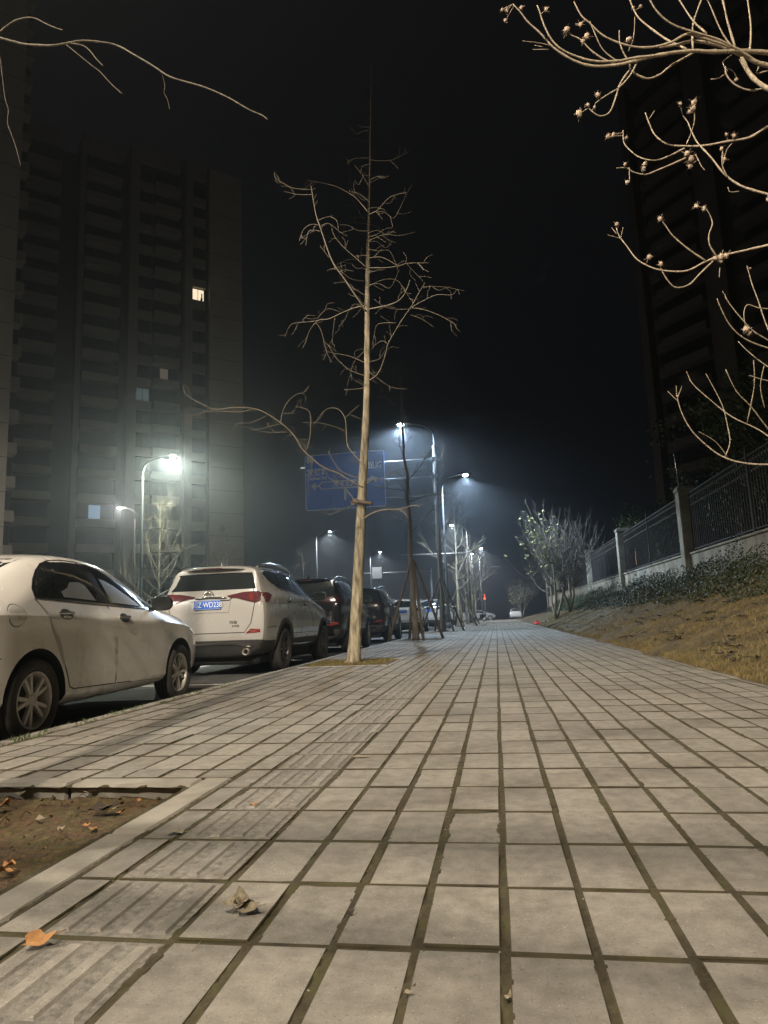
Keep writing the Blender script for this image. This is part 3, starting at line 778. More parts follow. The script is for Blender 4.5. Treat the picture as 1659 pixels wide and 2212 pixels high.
# ---- sedan ---------------------------------------------------------
def make_sedan(name, label, loc, rz, pm, group, detail=True):
    t = thing(name, label, 'car', loc, rz, group)
    def st(y, zb, xs, xm, xc, zc, xb, zbelt, xg, zg, xr, zr, zt, dy=None, zm=.55):
        if zc > .85 and -.8 < y < 2.9: zm = zc-.10; xm = xc-.020
        p = [(xs-.10, zb), (xs+.01, zb+.12), (xm, zm), (xc, zc), (xb, zbelt), (xg, zg), (xr, zr), (xr*.55, zt-.006), (0, zt)]
        return (y, p, dy) if dy else (y, p)
    rdy = [.12, .10, .04, -.02, 0, .05, .06, .08, .08, .08]
    fdy = [-.14, -.12, -.05, .03, -.02, -.10, -.16, -.2, -.18, -.16]
    S = [st(-.98, .30, .74, .78, .74, .93, .62, 1.03, .50, 1.09, .40, 1.11, 1.115, rdy),
         st(-.88, .24, .80, .84, .82, .95, .72, 1.06, .58, 1.12, .44, 1.135, 1.14),
         st(-.62, .22, .82, .865, .85, .96, .76, 1.08, .64, 1.14, .50, 1.155, 1.165),
         st(-.42, .20, .83, .872, .862, .965, .775, 1.095, .68, 1.17, .57, 1.215, 1.235),
         st(-.12, .20, .835, .875, .868, .965, .785, 1.105, .69, 1.26, .59, 1.355, 1.385),
         st(.20, .19, .835, .872, .868, .948, .79, 1.105, .70, 1.32, .60, 1.468, 1.50),
         st(.75, .19, .83, .862, .866, .932, .79, 1.085, .70, 1.34, .60, 1.505, 1.55),
         st(1.20, .19, .83, .86, .864, .905, .79, 1.07, .70, 1.30, .60, 1.485, 1.54),
         st(1.60, .19, .83, .862, .864, .895, .785, 1.055, .70, 1.23, .60, 1.385, 1.475),
         st(1.98, .19, .83, .866, .862, .905, .78, 1.035, .70, 1.13, .62, 1.235, 1.31),
         st(2.32, .20, .83, .87, .858, .885, .77, 1.0, .69, 1.05, .58, 1.10, 1.14),
         st(2.66, .22, .82, .868, .85, .865, .75, .965, .65, 1.01, .46, 1.045, 1.065),
         st(3.02, .22, .79, .84, .82, .82, .71, .915, .60, .955, .40, .985, 1.0),
         st(3.28, .23, .74, .785, .75, .76, .63, .84, .52, .88, .34, .90, .915),
         st(3.46, .27, .64, .68, .63, .70, .52, .76, .42, .79, .28, .81, .82, fdy)]
    me, bvh = car_body(S, .06, .10, [pm, M['plastic'], M['well']], 1, [(0, .325, .385), (2.66, .325, .385)], {4: .95, 3: .3, 5: .45, 2: .5, 7: .2})
    body = bpy.data.objects.new('body', me); COL.objects.link(body); body.parent = t
    me.set_sharp_from_angle(angle=R_(24))
    frame = [(.01, 1.112), (.02, 1.18), (.08, 1.26), (.17, 1.34), (.28, 1.405), (.42, 1.445), (.62, 1.465), (.86, 1.462), (1.17, 1.415), (1.50, 1.305), (1.80, 1.195), (2.10, 1.065), (2.08, 1.04), (1.88, 1.042), (1.15, 1.068), (.44, 1.095)]
    for side, ax in ((1, 'R'), (-1, 'L')):
        if side < 0 and not detail: continue
        w = patch('side_window', frame, bvh, ax, .004, M['trim_black'], t)
        patch('quarter_glass', [(.055, 1.125), (.065, 1.18), (.12, 1.26), (.20, 1.33), (.265, 1.37), (.30, 1.24), (.33, 1.118)], bvh, ax, .008, M['glass'], w)
        patch('rear_door_glass', [(.36, 1.117), (.32, 1.25), (.295, 1.385), (.42, 1.425), (.62, 1.442), (.84, 1.44), (.93, 1.26), (.99, 1.088)], bvh, ax, .008, M['glass'], w)
        patch('front_door_glass', [(1.15, 1.085), (1.08, 1.25), (1.02, 1.415), (1.17, 1.388), (1.50, 1.275), (1.78, 1.17), (1.95, 1.09), (1.97, 1.058)], bvh, ax, .008, M['glass'], w)
        if side > 0 and detail:
            patch('pale_glass', [(1.20, 1.088), (1.14, 1.19), (1.09, 1.315), (1.19, 1.30), (1.34, 1.255), (1.50, 1.19), (1.66, 1.12), (1.76, 1.062)], bvh, ax, .0095, M['glass_pale'], w, label='pale area of the front door glass')
            patch('pale_glass', [(.40, 1.12), (.385, 1.165), (.50, 1.205), (.56, 1.255), (.70, 1.262), (.79, 1.235), (.90, 1.10)], bvh, ax, .0095, M['glass_pale'], w, label='pale area of the rear door glass')
        patch('window_trim', band([(.0, 1.105), (.44, 1.088), (1.15, 1.062), (1.88, 1.036), (2.09, 1.03)], .016), bvh, ax, .010, M['chrome'], t)
        dr = [(.0, 1.10), (.06, 1.03), (.16, .91), (.27, .77), (.34, .63), (.385, .50), (.44, .375), (.50, .355), (1.185, .335), (1.195, .88), (1.13, .97), (1.06, 1.055)]
        df = [(1.075, 1.055), (1.145, .97), (1.21, .88), (1.20, .335), (2.16, .30), (2.22, .40), (2.26, .60), (2.24, .80), (2.15, 1.02)]
        for nm, dd, hy, hz in (('rear_door', dr, .33, .978), ('front_door', df, 1.31, .945)):
            patch('door_gap', band(dd+[dd[0]], .012), bvh, ax, .0015, M['well'], t, .004)
            cx = sum(p[0] for p in dd)/len(dd); cz = sum(p[1] for p in dd)/len(dd)
            d2 = [(p[0]+(cx-p[0])*.010, p[1]+(cz-p[1])*.010) for p in dd]
            d = patch(nm, d2, bvh, ax, .006, pm, t, .010, .022)
            if detail: handle(d, bvh, side, hy, hz)
        if detail and side > 0:
            fl = [(-.285+.095*cos(2*pi*i/20), .965+.082*sin(2*pi*i/20)) for i in range(20)]
            fg = [(-.285+.101*cos(2*pi*i/20), .965+.088*sin(2*pi*i/20)) for i in range(20)]
            patch('fuel_flap_gap', fg, bvh, ax, .001, M['well'], t, .003); patch('fuel_flap', fl, bvh, ax, .0035, pm, t, .006)
        patch('sill_trim', band([(.42, .285), (1.2, .25), (2.2, .225)], .03), bvh, ax, .006, pm, t)
        mirror_part(t, side*.97, 1.88, 1.085, M['trim_black'] if detail else pm, side)
        patch('headlight', [(2.95, .80), (3.05, .89), (3.22, .84), (3.30, .76), (3.20, .71)], bvh, ax, .006, M['clear_lens'], t)
        patch('tail_lamp', [(-.96, .84), (-.95, .99), (-.68, 1.02), (-.62, .96), (-.75, .85)], bvh, ax, .006, M['tail_red'], t)
        if detail: patch('bumper_seam', band([(-.9, .66), (-.6, .655), (-.42, .655)], .008), bvh, ax, .001, M['well'], t, .003)
    patch('rear_window', [(-.60, 1.19), (-.54, 1.44), (.54, 1.44), (.60, 1.19)], bvh, 'B', .006, M['glass'], t)
    patch('windscreen', [(-.60, 1.17), (-.54, 1.44), (.54, 1.44), (.60, 1.17)], bvh, 'F', .006, M['glass'], t)
    patch('grille', [(-.42, .55), (-.46, .72), (.46, .72), (.42, .55)], bvh, 'F', .006, M['plastic'], t)
    for x, fl in ((.745, False), (-.745, True)):
        for y, sp in ((0, .35), (2.66, -.5)):
            wheel(t, x, y, .318, .222, .205, 'double5', sp, fl)
    return t

make_sedan('parked_sedan', 'white sedan parked nearest, cut off by the left edge, chrome door handles', (-4.38, 4.89, ZR0), R_(2), M['white_paint'], 'cars parked along the kerb')

# ---- SUV -----------------------------------------------------------
def make_suv(name, label, loc, rz, pm, group, style='white', plate=None, sc=1.0, roof_m=None, rim='multi'):
    t = thing(name, label, 'car', loc, rz, group); t.scale = (1, 1, sc)
    def st(y, zb, xs, xm, xc, zc, xb, zbelt, xg, zg, xr, zr, zt, dy=None, zk=.52):
        p = [(xs-.08, zb), (xs, zk), (xm, .78), (xc, zc), (xb, zbelt), (xg, zg), (xr, zr), (xr*.6, zt-.004), (0, zt)]
        return (y, p, dy) if dy else (y, p)
    rdy = [.10, .02, -.03, -.01, .02, .07, .15, .20, .20, .19]
    fdy = [-.18, -.1, -.0, .03, -.03, -.12, -.2, -.24, -.2, -.16]
    S = [st(-.97, .30, .83, .865, .83, 1.14, .77, 1.30, .715, 1.46, .655, 1.64, 1.69, rdy, .55),
         st(-.86, .27, .88, .905, .875, 1.16, .80, 1.30, .735, 1.47, .675, 1.655, 1.72, [0, 0, 0, 0, 0, .02, .05, .08, .06, .05]),
         st(-.52, .26, .895, .918, .905, 1.19, .825, 1.325, .75, 1.50, .68, 1.68, 1.745),
         st(-.05, .26, .90, .920, .912, 1.20, .84, 1.33, .76, 1.52, .675, 1.695, 1.77),
         st(.45, .26, .895, .91, .905, 1.19, .84, 1.315, .76, 1.52, .67, 1.70, 1.785),
         st(.95, .26, .89, .905, .90, 1.175, .84, 1.29, .76, 1.50, .665, 1.685, 1.775),
         st(1.40, .26, .89, .905, .90, 1.155, .835, 1.265, .755, 1.44, .66, 1.60, 1.72),
         st(1.80, .26, .89, .91, .90, 1.135, .83, 1.24, .75, 1.36, .66, 1.48, 1.60),
         st(2.15, .27, .895, .915, .90, 1.11, .82, 1.20, .74, 1.27, .65, 1.34, 1.42),
         st(2.45, .27, .895, .92, .895, 1.08, .80, 1.15, .71, 1.19, .58, 1.22, 1.25),
         st(2.80, .28, .88, .91, .87, 1.03, .77, 1.10, .66, 1.135, .50, 1.155, 1.175),
         st(3.15, .30, .83, .86, .82, .96, .71, 1.02, .60, 1.05, .44, 1.07, 1.085),
         st(3.42, .33, .73, .76, .72, .86, .62, .92, .52, .945, .38, .96, .97, fdy)]
    me, bvh = car_body(S, .05, .10, [pm, M['plastic'], M['well']], 2, [(0, .37, .43), (2.62, .37, .43)], {4: .65, 5: .35, 2: .8, 7: .3}, rear_crease=.35)
    body = bpy.data.objects.new('body', me); COL.objects.link(body); body.parent = t
    me.set_sharp_from_angle(angle=R_(38))
    white = style == 'white'
    frame = [(-.60, 1.585), (-.46, 1.635), (-.07, 1.665), (.40, 1.675), (.81, 1.66), (1.25, 1.585), (1.70, 1.465), (2.25, 1.29), (2.22, 1.245), (1.74, 1.25), (.7, 1.315), (-.10, 1.375), (-.40, 1.46)]
    for side, ax in ((1, 'R'), (-1, 'L')):
        w = patch('side_window', frame, bvh, ax, .004, M['trim_black'], t)
        patch('quarter_glass', [(-.50, 1.585), (-.07, 1.635), (-.10, 1.50), (-.06, 1.40), (-.38, 1.475)], bvh, ax, .008, M['glass'], w)
        patch('rear_door_glass', [(-.02, 1.635), (.40, 1.65), (.78, 1.638), (.83, 1.33), (.05, 1.385)], bvh, ax, .008, M['glass'], w)
        patch('front_door_glass', [(.86, 1.63), (1.25, 1.56), (1.70, 1.44), (2.10, 1.305), (2.12, 1.265), (1.74, 1.27), (.92, 1.325)], bvh, ax, .008, M['glass'], w)
        patch('window_trim', band([(-.50, 1.50), (-.40, 1.455), (-.10, 1.368), (.7, 1.308), (1.74, 1.243), (2.22, 1.236)], .016), bvh, ax, .010, M['chrome'], t)
        dr = [(-.02, 1.33), (.10, 1.10), (.30, .95), (.42, .80), (.47, .60), (1.00, .60), (1.02, 1.0), (.93, 1.28)]
        df = [(.945, 1.28), (1.035, 1.0), (1.015, .60), (2.08, .60), (2.12, .80), (2.15, 1.0), (2.14, 1.20)]
        for nm, dd, hy, hz in (('rear_door', dr, .22, 1.16), ('front_door', df, 1.22, 1.125)):
            patch('door_gap', band(dd+[dd[0]], .012), bvh, ax, .0015, M['well'], t, .004)
            cx = sum(p[0] for p in dd)/len(dd); cz = sum(p[1] for p in dd)/len(dd)
            d = patch(nm, [(p[0]+(cx-p[0])*.012, p[1]+(cz-p[1])*.012) for p in dd], bvh, ax, .004, pm, t, .008, .05)
            handle(d, bvh, side, hy, hz)
        for yc in (0, 2.62):
            patch('arch_cladding', arc_band(yc, .37, .432, .50, -5, 185), bvh, ax, .010, M['plastic'], t, .02, .05)
        patch('sill_strip', band([(.5, .42), (1.3, .40), (2.1, .40)], .028), bvh, ax, .022, M['chrome'] if white else M['plastic'], t, .02)
        MB().tube(spline([(side*.655, -.66, 1.70), (side*.660, -.45, 1.745), (side*.66, .1, 1.778), (side*.655, .7, 1.772), (side*.645, 1.15, 1.71), (side*.64, 1.30, 1.655)], 4), .018, 8).build('roof_rail', M['chrome'] if white else M['steel'], t)
        mirror_part(t, side*1.01, 1.93, 1.27, pm if white else M['chrome'], side, 1.1)
        patch('headlight', [(2.85, .98), (2.95, 1.06), (3.2, 1.0), (3.3, .9), (3.15, .86)], bvh, ax, .006, M['clear_lens'], t)
        TL_ = M['tail_red'] if white else M['tail_dark']
        patch('side_tail_lamp', [(-.93, 1.12), (-.93, 1.265), (-.70, 1.275), (-.60, 1.24), (-.72, 1.18), (-.82, 1.115)], bvh, ax, .010, TL_, t)
        if white: patch('bumper_seam', band([(-.86, .72), (-.62, .74), (-.47, .72)], .01), bvh, ax, .001, M['well'], t, .003)
    # rear face
    patch('rear_window', rounded([(-.60, 1.335), (-.655, 1.36), (-.59, 1.56), (-.53, 1.60), (.53, 1.60), (.59, 1.56), (.655, 1.36), (.60, 1.335)], 3), bvh, 'B', .006, M['glass'], t)
    sp = MB()
    n = 12; vs = []
    for i in range(n+1):
        x = -.62+1.24*i/n; q = 1-abs(x/.62)**4*.3
        yb = -.90*q-.0 if q > .9 else -.90*q
        ht = bvh.ray_cast(Vector((x, -.60, 4)), Vector((0, 0, -1)))[0]
        vs += [(x, -.60, ht.z+.003), (x, yb+.03, 1.70-.03*(x/.62)**2), (x, yb, 1.675-.03*(x/.62)**2), (x, -.74, 1.655-.03*(x/.62)**2)]
    sp.add(vs, [(i*4+k, i*4+(k+1) % 4, (i+1)*4+(k+1) % 4, (i+1)*4+k) for i in range(n) for k in range(4)] + [(0, 1, 2, 3), (n*4+3, n*4+2, n*4+1, n*4)], 0, True)
    s_ = sp.build('spoiler', pm, t); s_.data.set_sharp_from_angle(angle=R_(40))
    MB().cbox(-.16, .16, -.915, -.885, 1.668, 1.682, .003).build('brake_light', M['tail_red'], s_)
    for sx in (1, -1):
        if style != 'dark2':
            q = [(.26, 1.235), (.36, 1.255), (.52, 1.285), (.74, 1.295), (.80, 1.28), (.80, 1.135), (.72, 1.115), (.60, 1.145), (.42, 1.195), (.30, 1.205)]
        else:
            q = [(.25, 1.20), (.5, 1.25), (.78, 1.26), (.80, 1.16), (.55, 1.15), (.3, 1.16)]
        q = [(sx*a, b) for a, b in q]
        if sx < 0: q = q[::-1]
        l = patch('tail_lamp', q, bvh, 'B', .016, TL_, t, .025)
        if white:
            q2 = [(sx*a, b) for a, b in [(.62, 1.25), (.64, 1.16), (.69, 1.155), (.68, 1.26)]]
            patch('inner_lens', q2 if sx > 0 else q2[::-1], bvh, 'B', .019, M['tail_bright'], l)
        q = [(sx*a, b) for a, b in [(.58, .645), (.66, .715), (.80, .705), (.81, .655)]]
        patch('reflector', q if sx > 0 else q[::-1], bvh, 'B', .008, M['tail_bright'], t)
    # tailgate outline, number plate recess, bar, badge
    hg = [(-.60, .645), (-.68, .80), (-.735, 1.10), (-.70, 1.30)]
    gate = band([(-.67, 1.33), (-.715, 1.12), (-.66, .80), (-.56, .66), (.56, .66), (.66, .80), (.715, 1.12), (.67, 1.33)], .012)
    patch('tailgate_gap', gate, bvh, 'B', .0015, M['well'], t, .004)
    patch('bumper_gap', band([(-.80, .735), (-.60, .655)], .01), bvh, 'B', .0015, M['well'], t, .004)
    if white:
        rc = patch('plate_recess', [(-.37, 1.20), (-.345, .985), (.30, .985), (.325, 1.20)], bvh, 'B', .0045, pm, t, .01)
        patch('recess_lip', band([(-.39, 1.205), (-.36, 1.165), (.31, 1.165), (.34, 1.205)], .014), bvh, 'B', .010, M['trim_black'], t)
        patch('recess_lip', band([(-.37, 1.20), (-.345, .985), (.30, .985), (.325, 1.20)], .012), bvh, 'B', .009, pm, t, .012)
    yb = bvh.ray_cast(Vector((0, -4, 1.09)), Vector((0, 1, 0)))[0].y
    px = -.045; pz = 1.10
    pl = MB().cbox(px-.22, px+.22, yb-.030, yb-.016, pz-.07, pz+.07, .003).build('number_plate', M['plate_blue'], t)
    if plate:
        MB().box(px-.212, px+.212, yb-.0312, yb-.0305, pz+.060, pz+.063).box(px-.212, px+.212, yb-.0312, yb-.0305, pz-.063, pz-.060).build('plate_border', M['plate_white'], pl)
        text_part(plate, .118, (px, yb-.0312, pz), (pi/2, 0, 0), M['plate_white'], pl, 'plate_lettering', .0006, sx=.80)
    yz = lambda x, z, o=.0: bvh.ray_cast(Vector((x, -4, z)), Vector((0, 1, 0)))[0].y-o
    ch = MB().tube([(-.26+.52*i/8, yz(-.26+.52*i/8, 1.215, .022), 1.215-.012*abs(i-4)/4) for i in range(9)], [.008]+[.014]*7+[.008], 8); ch.build('chrome_bar', M['chrome'], t)
    if white:     # oval badge of three crossing ellipses
        b = MB(); cx, cz = -.045, 1.262; y0 = yz(cx, cz, .016)
        def ell(ax_, az_, ox, oz, r):
            pts = [(cx+ox+ax_*cos(2*pi*i/28), y0, cz+oz+az_*sin(2*pi*i/28)) for i in range(29)]; b.tube(pts, r, 6, caps=False)
        ell(.080, .052, 0, 0, .0085); ell(.028, .050, 0, 0, .006); ell(.054, .018, 0, .022, .006)
        b.build('badge', M['chrome'], t)
        text_part('AWD', .05, (.42, yz(.42, .76, .004), .76), (pi/2, 0, 0), M['trim_black'], t, 'badge_lettering', .001)
        text_part('四驱', .052, (.38, yz(.38, .82, .004), .815), (pi/2, 0, 0), M['trim_black'], t, 'badge_lettering', .001, sx=1.2)
        patch('bumper_strip', band([(-.70, .475), (-.5, .49), (.44, .495), (.56, .455), (.66, .45)], .028), bvh, 'B', .016, M['chrome'], t, .02)
        for sx in (.59,): 
            ye = yz(sx, .37, 0)
            MB().lathe([(.048, -.11), (.052, -.10), (.052, .05), (.040, .05), (.040, -.10), (.048, -.11)], 20, (sx, ye, .365), 'Y').build('exhaust_pipe', M['alloy'], t)
    elif style == 'dark':
        for sx in (.55, -.55):
            q = [(sx-.15, .42), (sx-.14, .54), (sx+.12, .54), (sx+.16, .42)]
            patch('exhaust_trim', band(q+[q[0]], .022), bvh, 'B', .012, M['chrome'], t); 
            patch('exhaust_trim', band([(sx-.08, .48), (sx+.09, .48)], .02), bvh, 'B', .012, M['chrome'], t)
            patch('reflector', band([(sx-.14, .64), (sx+.14, .645)], .02), bvh, 'B', .012, M['tail_bright'], t)
        text_part('AWD', .05, (.42, yz(.42, .86, .004), .86), (pi/2, 0, 0), M['chrome'], t, 'badge_lettering', .001)
    else:
        patch('bumper_strip', band([(-.6, .47), (.6, .47)], .03), bvh, 'B', .012, M['chrome'], t)
        patch('reflector', band([(.5, .64), (.74, .645)], .02), bvh, 'B', .012, M['tail_bright'], t)
    fx = -.1
    MB().add([(fx-.02, -.30, 1.745), (fx+.02, -.30, 1.745), (fx+.02, -.12, 1.76), (fx-.02, -.12, 1.76), (fx, -.30, 1.835), (fx, -.26, 1.84)], [(0, 1, 2, 3), (0, 4, 1), (0, 3, 5, 4), (1, 4, 5, 2), (2, 5, 3)]).build('antenna_fin', pm, t)
    MB().cbox(-.7, .7, -.75, 3.1, .16, .32, .04).build('underbody', M['well'], t)
    patch('windscreen', [(-.62, 1.28), (-.56, 1.62), (.56, 1.62), (.62, 1.28)], bvh, 'F', .006, M['glass'], t)
    for x, fl in ((.80, False), (-.80, True)):
        for y, sp_ in ((0, .2), (2.62, -.7)):
            wheel(t, x, y, .352, .245, .225, rim, sp_, fl)
    return t
G = 'cars parked along the kerb'
make_suv('parked_suv', 'white off-roader with blue plate, parked directly ahead of the white sedan', (-4.41, 11.2, ZR1), 0, M['white_paint2'], G, 'white', '川Z·WD238')
make_suv('parked_suv', 'black off-roader with chrome exhaust trims behind the front tree trunk', (-4.55, 17.1, ZR1), R_(.5), M['black_paint'], G, 'dark', None, 1.06, rim='seven')
make_suv('parked_suv', 'dark grey off-roader between the front trunk and the staked tree', (-4.55, 23.6, ZR1), 0, M['grey_paint'], G, 'dark2', None, 1.07, rim='seven')
make_suv('parked_suv', 'small white car glimpsed between the legs of the tree stakes', (-4.75, 36.5, ZR1), 0, M['white_paint'], G, 'plain', None, 1.0, rim='seven')
make_suv('parked_suv', 'white van-like car just past the first small white car', (-4.2, 45.5, ZR1), 0, M['white_paint2'], G, 'plain', None, 1.1, rim='seven')
make_suv('parked_suv', 'silver car far along the kerb behind the pale trunk', (-4.3, 55.5, ZR1), 0, M['silver_paint'], G, 'plain', None, 1.0, rim='seven')
make_suv('parked_suv', 'last white car of the row beyond the far tree stakes', (-4.2, 66.0, ZR1), 0, M['white_paint'], G, 'plain', None, 1.0, rim='seven')
make_sedan('parked_sedan', 'silver sedan standing crosswise at the far end of the pavement', (-3.6, 104, ZR1), R_(-90), M['silver_paint'], 'cars at the far crossing', False)
make_sedan('parked_sedan', 'pale sedan seen from behind right of the crosswise sedan', (2.7, 101, ZR1), R_(0), M['white_paint'], 'cars at the far crossing', False)
# ------------------------------------------------------------------ trees
def grow_path(p, d, L, n, rng, up=.0, wob=.12, droop=0.0):
    pts = [Vector(p)]; d = Vector(d).normalized()
    for i in range(n):
        d = (d + Vector((rng.gauss(0, wob), rng.gauss(0, wob), rng.gauss(0, wob*.7) + up - droop*i/n))).normalized()
        pts.append(pts[-1] + d*(L/n))
    return pts

def spurs(m, pts, r0, rng, every=.07, L=.02):
    for a, b in zip(pts, pts[1:]):
        a, b = Vector(a), Vector(b); l = (b-a).length; k = int(l/every + rng.random())
        for _ in range(k):
            p = a.lerp(b, rng.random()); d = Vector((rng.gauss(0, 1), rng.gauss(0, 1), rng.gauss(.3, 1))).normalized()
            m.tube([p, p+d*L*rng.uniform(.5, 1.3)], [r0, r0*.8], 3, caps=False)

def bare_tree(t, seed, H, r, tk=1.0, first=2.0, nl=16, spread=1.0, up=.10, thick=True, trunk_m='bark', twig_m='twig', lean=(0, 0), twigs=(4, 8), maxr=1.0):
    rng = random.Random(seed); n = 14
    tp = []
    for i in range(n+1):
        z = H*i/n; w = .02+.05*i/n
        tp.append((lean[0]*i/n*H + rng.gauss(0, w)*.6, lean[1]*i/n*H + rng.gauss(0, w)*.6, z))
    tr = [max(.008, r*(1-.93*(i/n)**.9)) for i in range(n+1)]; tr[0] = r*1.35
    tp2 = spline(tp, 2); tr2 = [t_[0] for t_ in spline([(x,) for x in tr], 2)]
    tp2.insert(1, tuple(Vector(tp2[0]).lerp(Vector(tp2[1]), .3))); tr2.insert(1, r*1.08)
    MB().tube(tp2, tr2, 12).build('trunk', M[trunk_m], t)
    m = MB()
    for k in range(nl):
        f = (first + (H*.97-first)*((k+.5)/nl)**.95)/H
        i = min(n-1, int(f*n)); p = Vector(tp[i]).lerp(Vector(tp[i+1]), f*n-i)
        a = k*2.4 + rng.gauss(0, .4); el = rng.uniform(.15, .75) + .3*f
        L = spread*(1.9*(1-f)**.7+.45)*rng.uniform(.65, 1.25)*maxr
        d = Vector((cos(a)*cos(el), sin(a)*cos(el), sin(el)))
        rb = max(.006*tk, tr[i]*.36*tk**.5*rng.uniform(.7, 1.1))
        pts = grow_path(p, d, L, 8, rng, up, .11)
        m.tube(pts, [rb*(1-.75*j/8) for j in range(9)], 5, caps=False); spurs(m, pts, .0035, rng, .10, .03)
        for q in range(rng.randint(*twigs)):
            j = rng.randint(2, 7); a2 = rng.random()*6.28
            d2 = (pts[j+1]-pts[j]).normalized() + Vector((cos(a2), sin(a2), rng.gauss(.1, .5)))*.9
            L2 = L*rng.uniform(.15, .5)
            p2 = grow_path(pts[j], d2, L2, 5, rng, up*.6, .16)
            m.tube(p2, [(rb*.42*(1-.6*jj/5)+.0012)*tk**.5 for jj in range(6)], 4, caps=False); spurs(m, p2, .003, rng, .12, .03)
            for q2 in range(rng.randint(0, 3)):
                jj = rng.randint(1, 4); d3 = (p2[jj+1]-p2[jj]).normalized() + Vector((rng.gauss(0, .8), rng.gauss(0, .8), rng.gauss(0, .6)))
                p3 = grow_path(p2[jj], d3, L2*rng.uniform(.3, .7), 3, rng, 0, .2)
                m.tube(p3, [.0042*tk, .0036*tk, .003*tk, .002*tk], 3, caps=False)
    m.build('branches', M[twig_m], t)
    return t

def traced_tree(t, curves, Y0, conv, scale, seed, m, depth_amp=.5, starts=None, spur=True, rmin=.0028):
    """curves: list of (points, start width, end width); each gets its own run in depth, joined to the curve it leaves"""
    rng = random.Random(seed); done = []
    out = MB()
    for pts, w0, w1 in curves:
        q = [conv(*p) for p in pts]
        # depth at the start: that of the nearest finished point
        ys = Y0; best = 9
        for (u, v, y) in done:
            dd = math.hypot(u-q[0][0], v-q[0][1])
            if dd < best: best = dd; ys = y
        L = sum(math.hypot(q[i+1][0]-q[i][0], q[i+1][1]-q[i][1]) for i in range(len(q)-1))
        amp = L*scale*depth_amp*rng.choice((-1, 1))*rng.uniform(.4, 1)
        s = 0; tri = []
        for i, (u, v) in enumerate(q):
            if i: s += math.hypot(q[i][0]-q[i-1][0], q[i][1]-q[i-1][1])
            f = s/max(L, 1e-6); tri.append((u, v, ys+amp*f**.8, max(rmin, (w0+(w1-w0)*f)*.5*scale)))
        sm = spline(tri, 4)
        k_ = 1475/CAM.length if False else 1.0
        jit = [rng.gauss(0, .16) for _ in sm]; jit[0] = 0
        sm = [(a+j*min(1.0, d/scale*.35), b+rng.gauss(0, .12)*min(1.0, d/scale*.35), c, d*(1+abs(rng.gauss(0, .09))+(.22 if i % 5 == 2 else 0))) for i, ((a, b, c, d), j) in enumerate(zip(sm, jit))]
        P = [at(a, b, c) for a, b, c, d in sm]
        out.tube(P, [max(rmin, d[3]) for d in sm], 7, 0)
        if spur: spurs(out, P, rmin, rng, .06, .016)
        for a, b, c, d in sm: done.append((a, b, c))
    return out

# --- front tree on the pavement, traced limb by limb
cA = lambda x, y: (594+x/3.724, 324+y/3.724)
cB = lambda x, y: (378+x/2.56, 810+y/2.56)
T1 = thing('street_tree', 'pale bare ginkgo with straight trunk, nearest on the pavement by the white off-roader', 'tree', (-2.43, 11.45, 0), 0, 'street trees in the pavement')
tk = [(762, 1436, 36), (764, 1418, 29), (767, 1380, 26.5), (772, 1290, 24.5), (776, 1200, 21.5), (781, 1090, 19.5), (786, 1000, 17.5), (791, 900, 15), (793, 800, 13.2), (793.5, 680, 12), (794, 640, 11), (795, 560, 9.5), (797, 470, 7.5), (799, 350, 5), (801, 220, 3), (803, 140, 1.2)]
tks = spline(tk, 5); rr = random.Random(3)
MB().tube([at(a+rr.gauss(0, .25), b, 11.45) for a, b, c in tks], [max(.006, c*.5*12.1/1475*rr.uniform(.97, 1.03)) for a, b, c in tks], 18).build('trunk', M['bark'], T1, world=True)
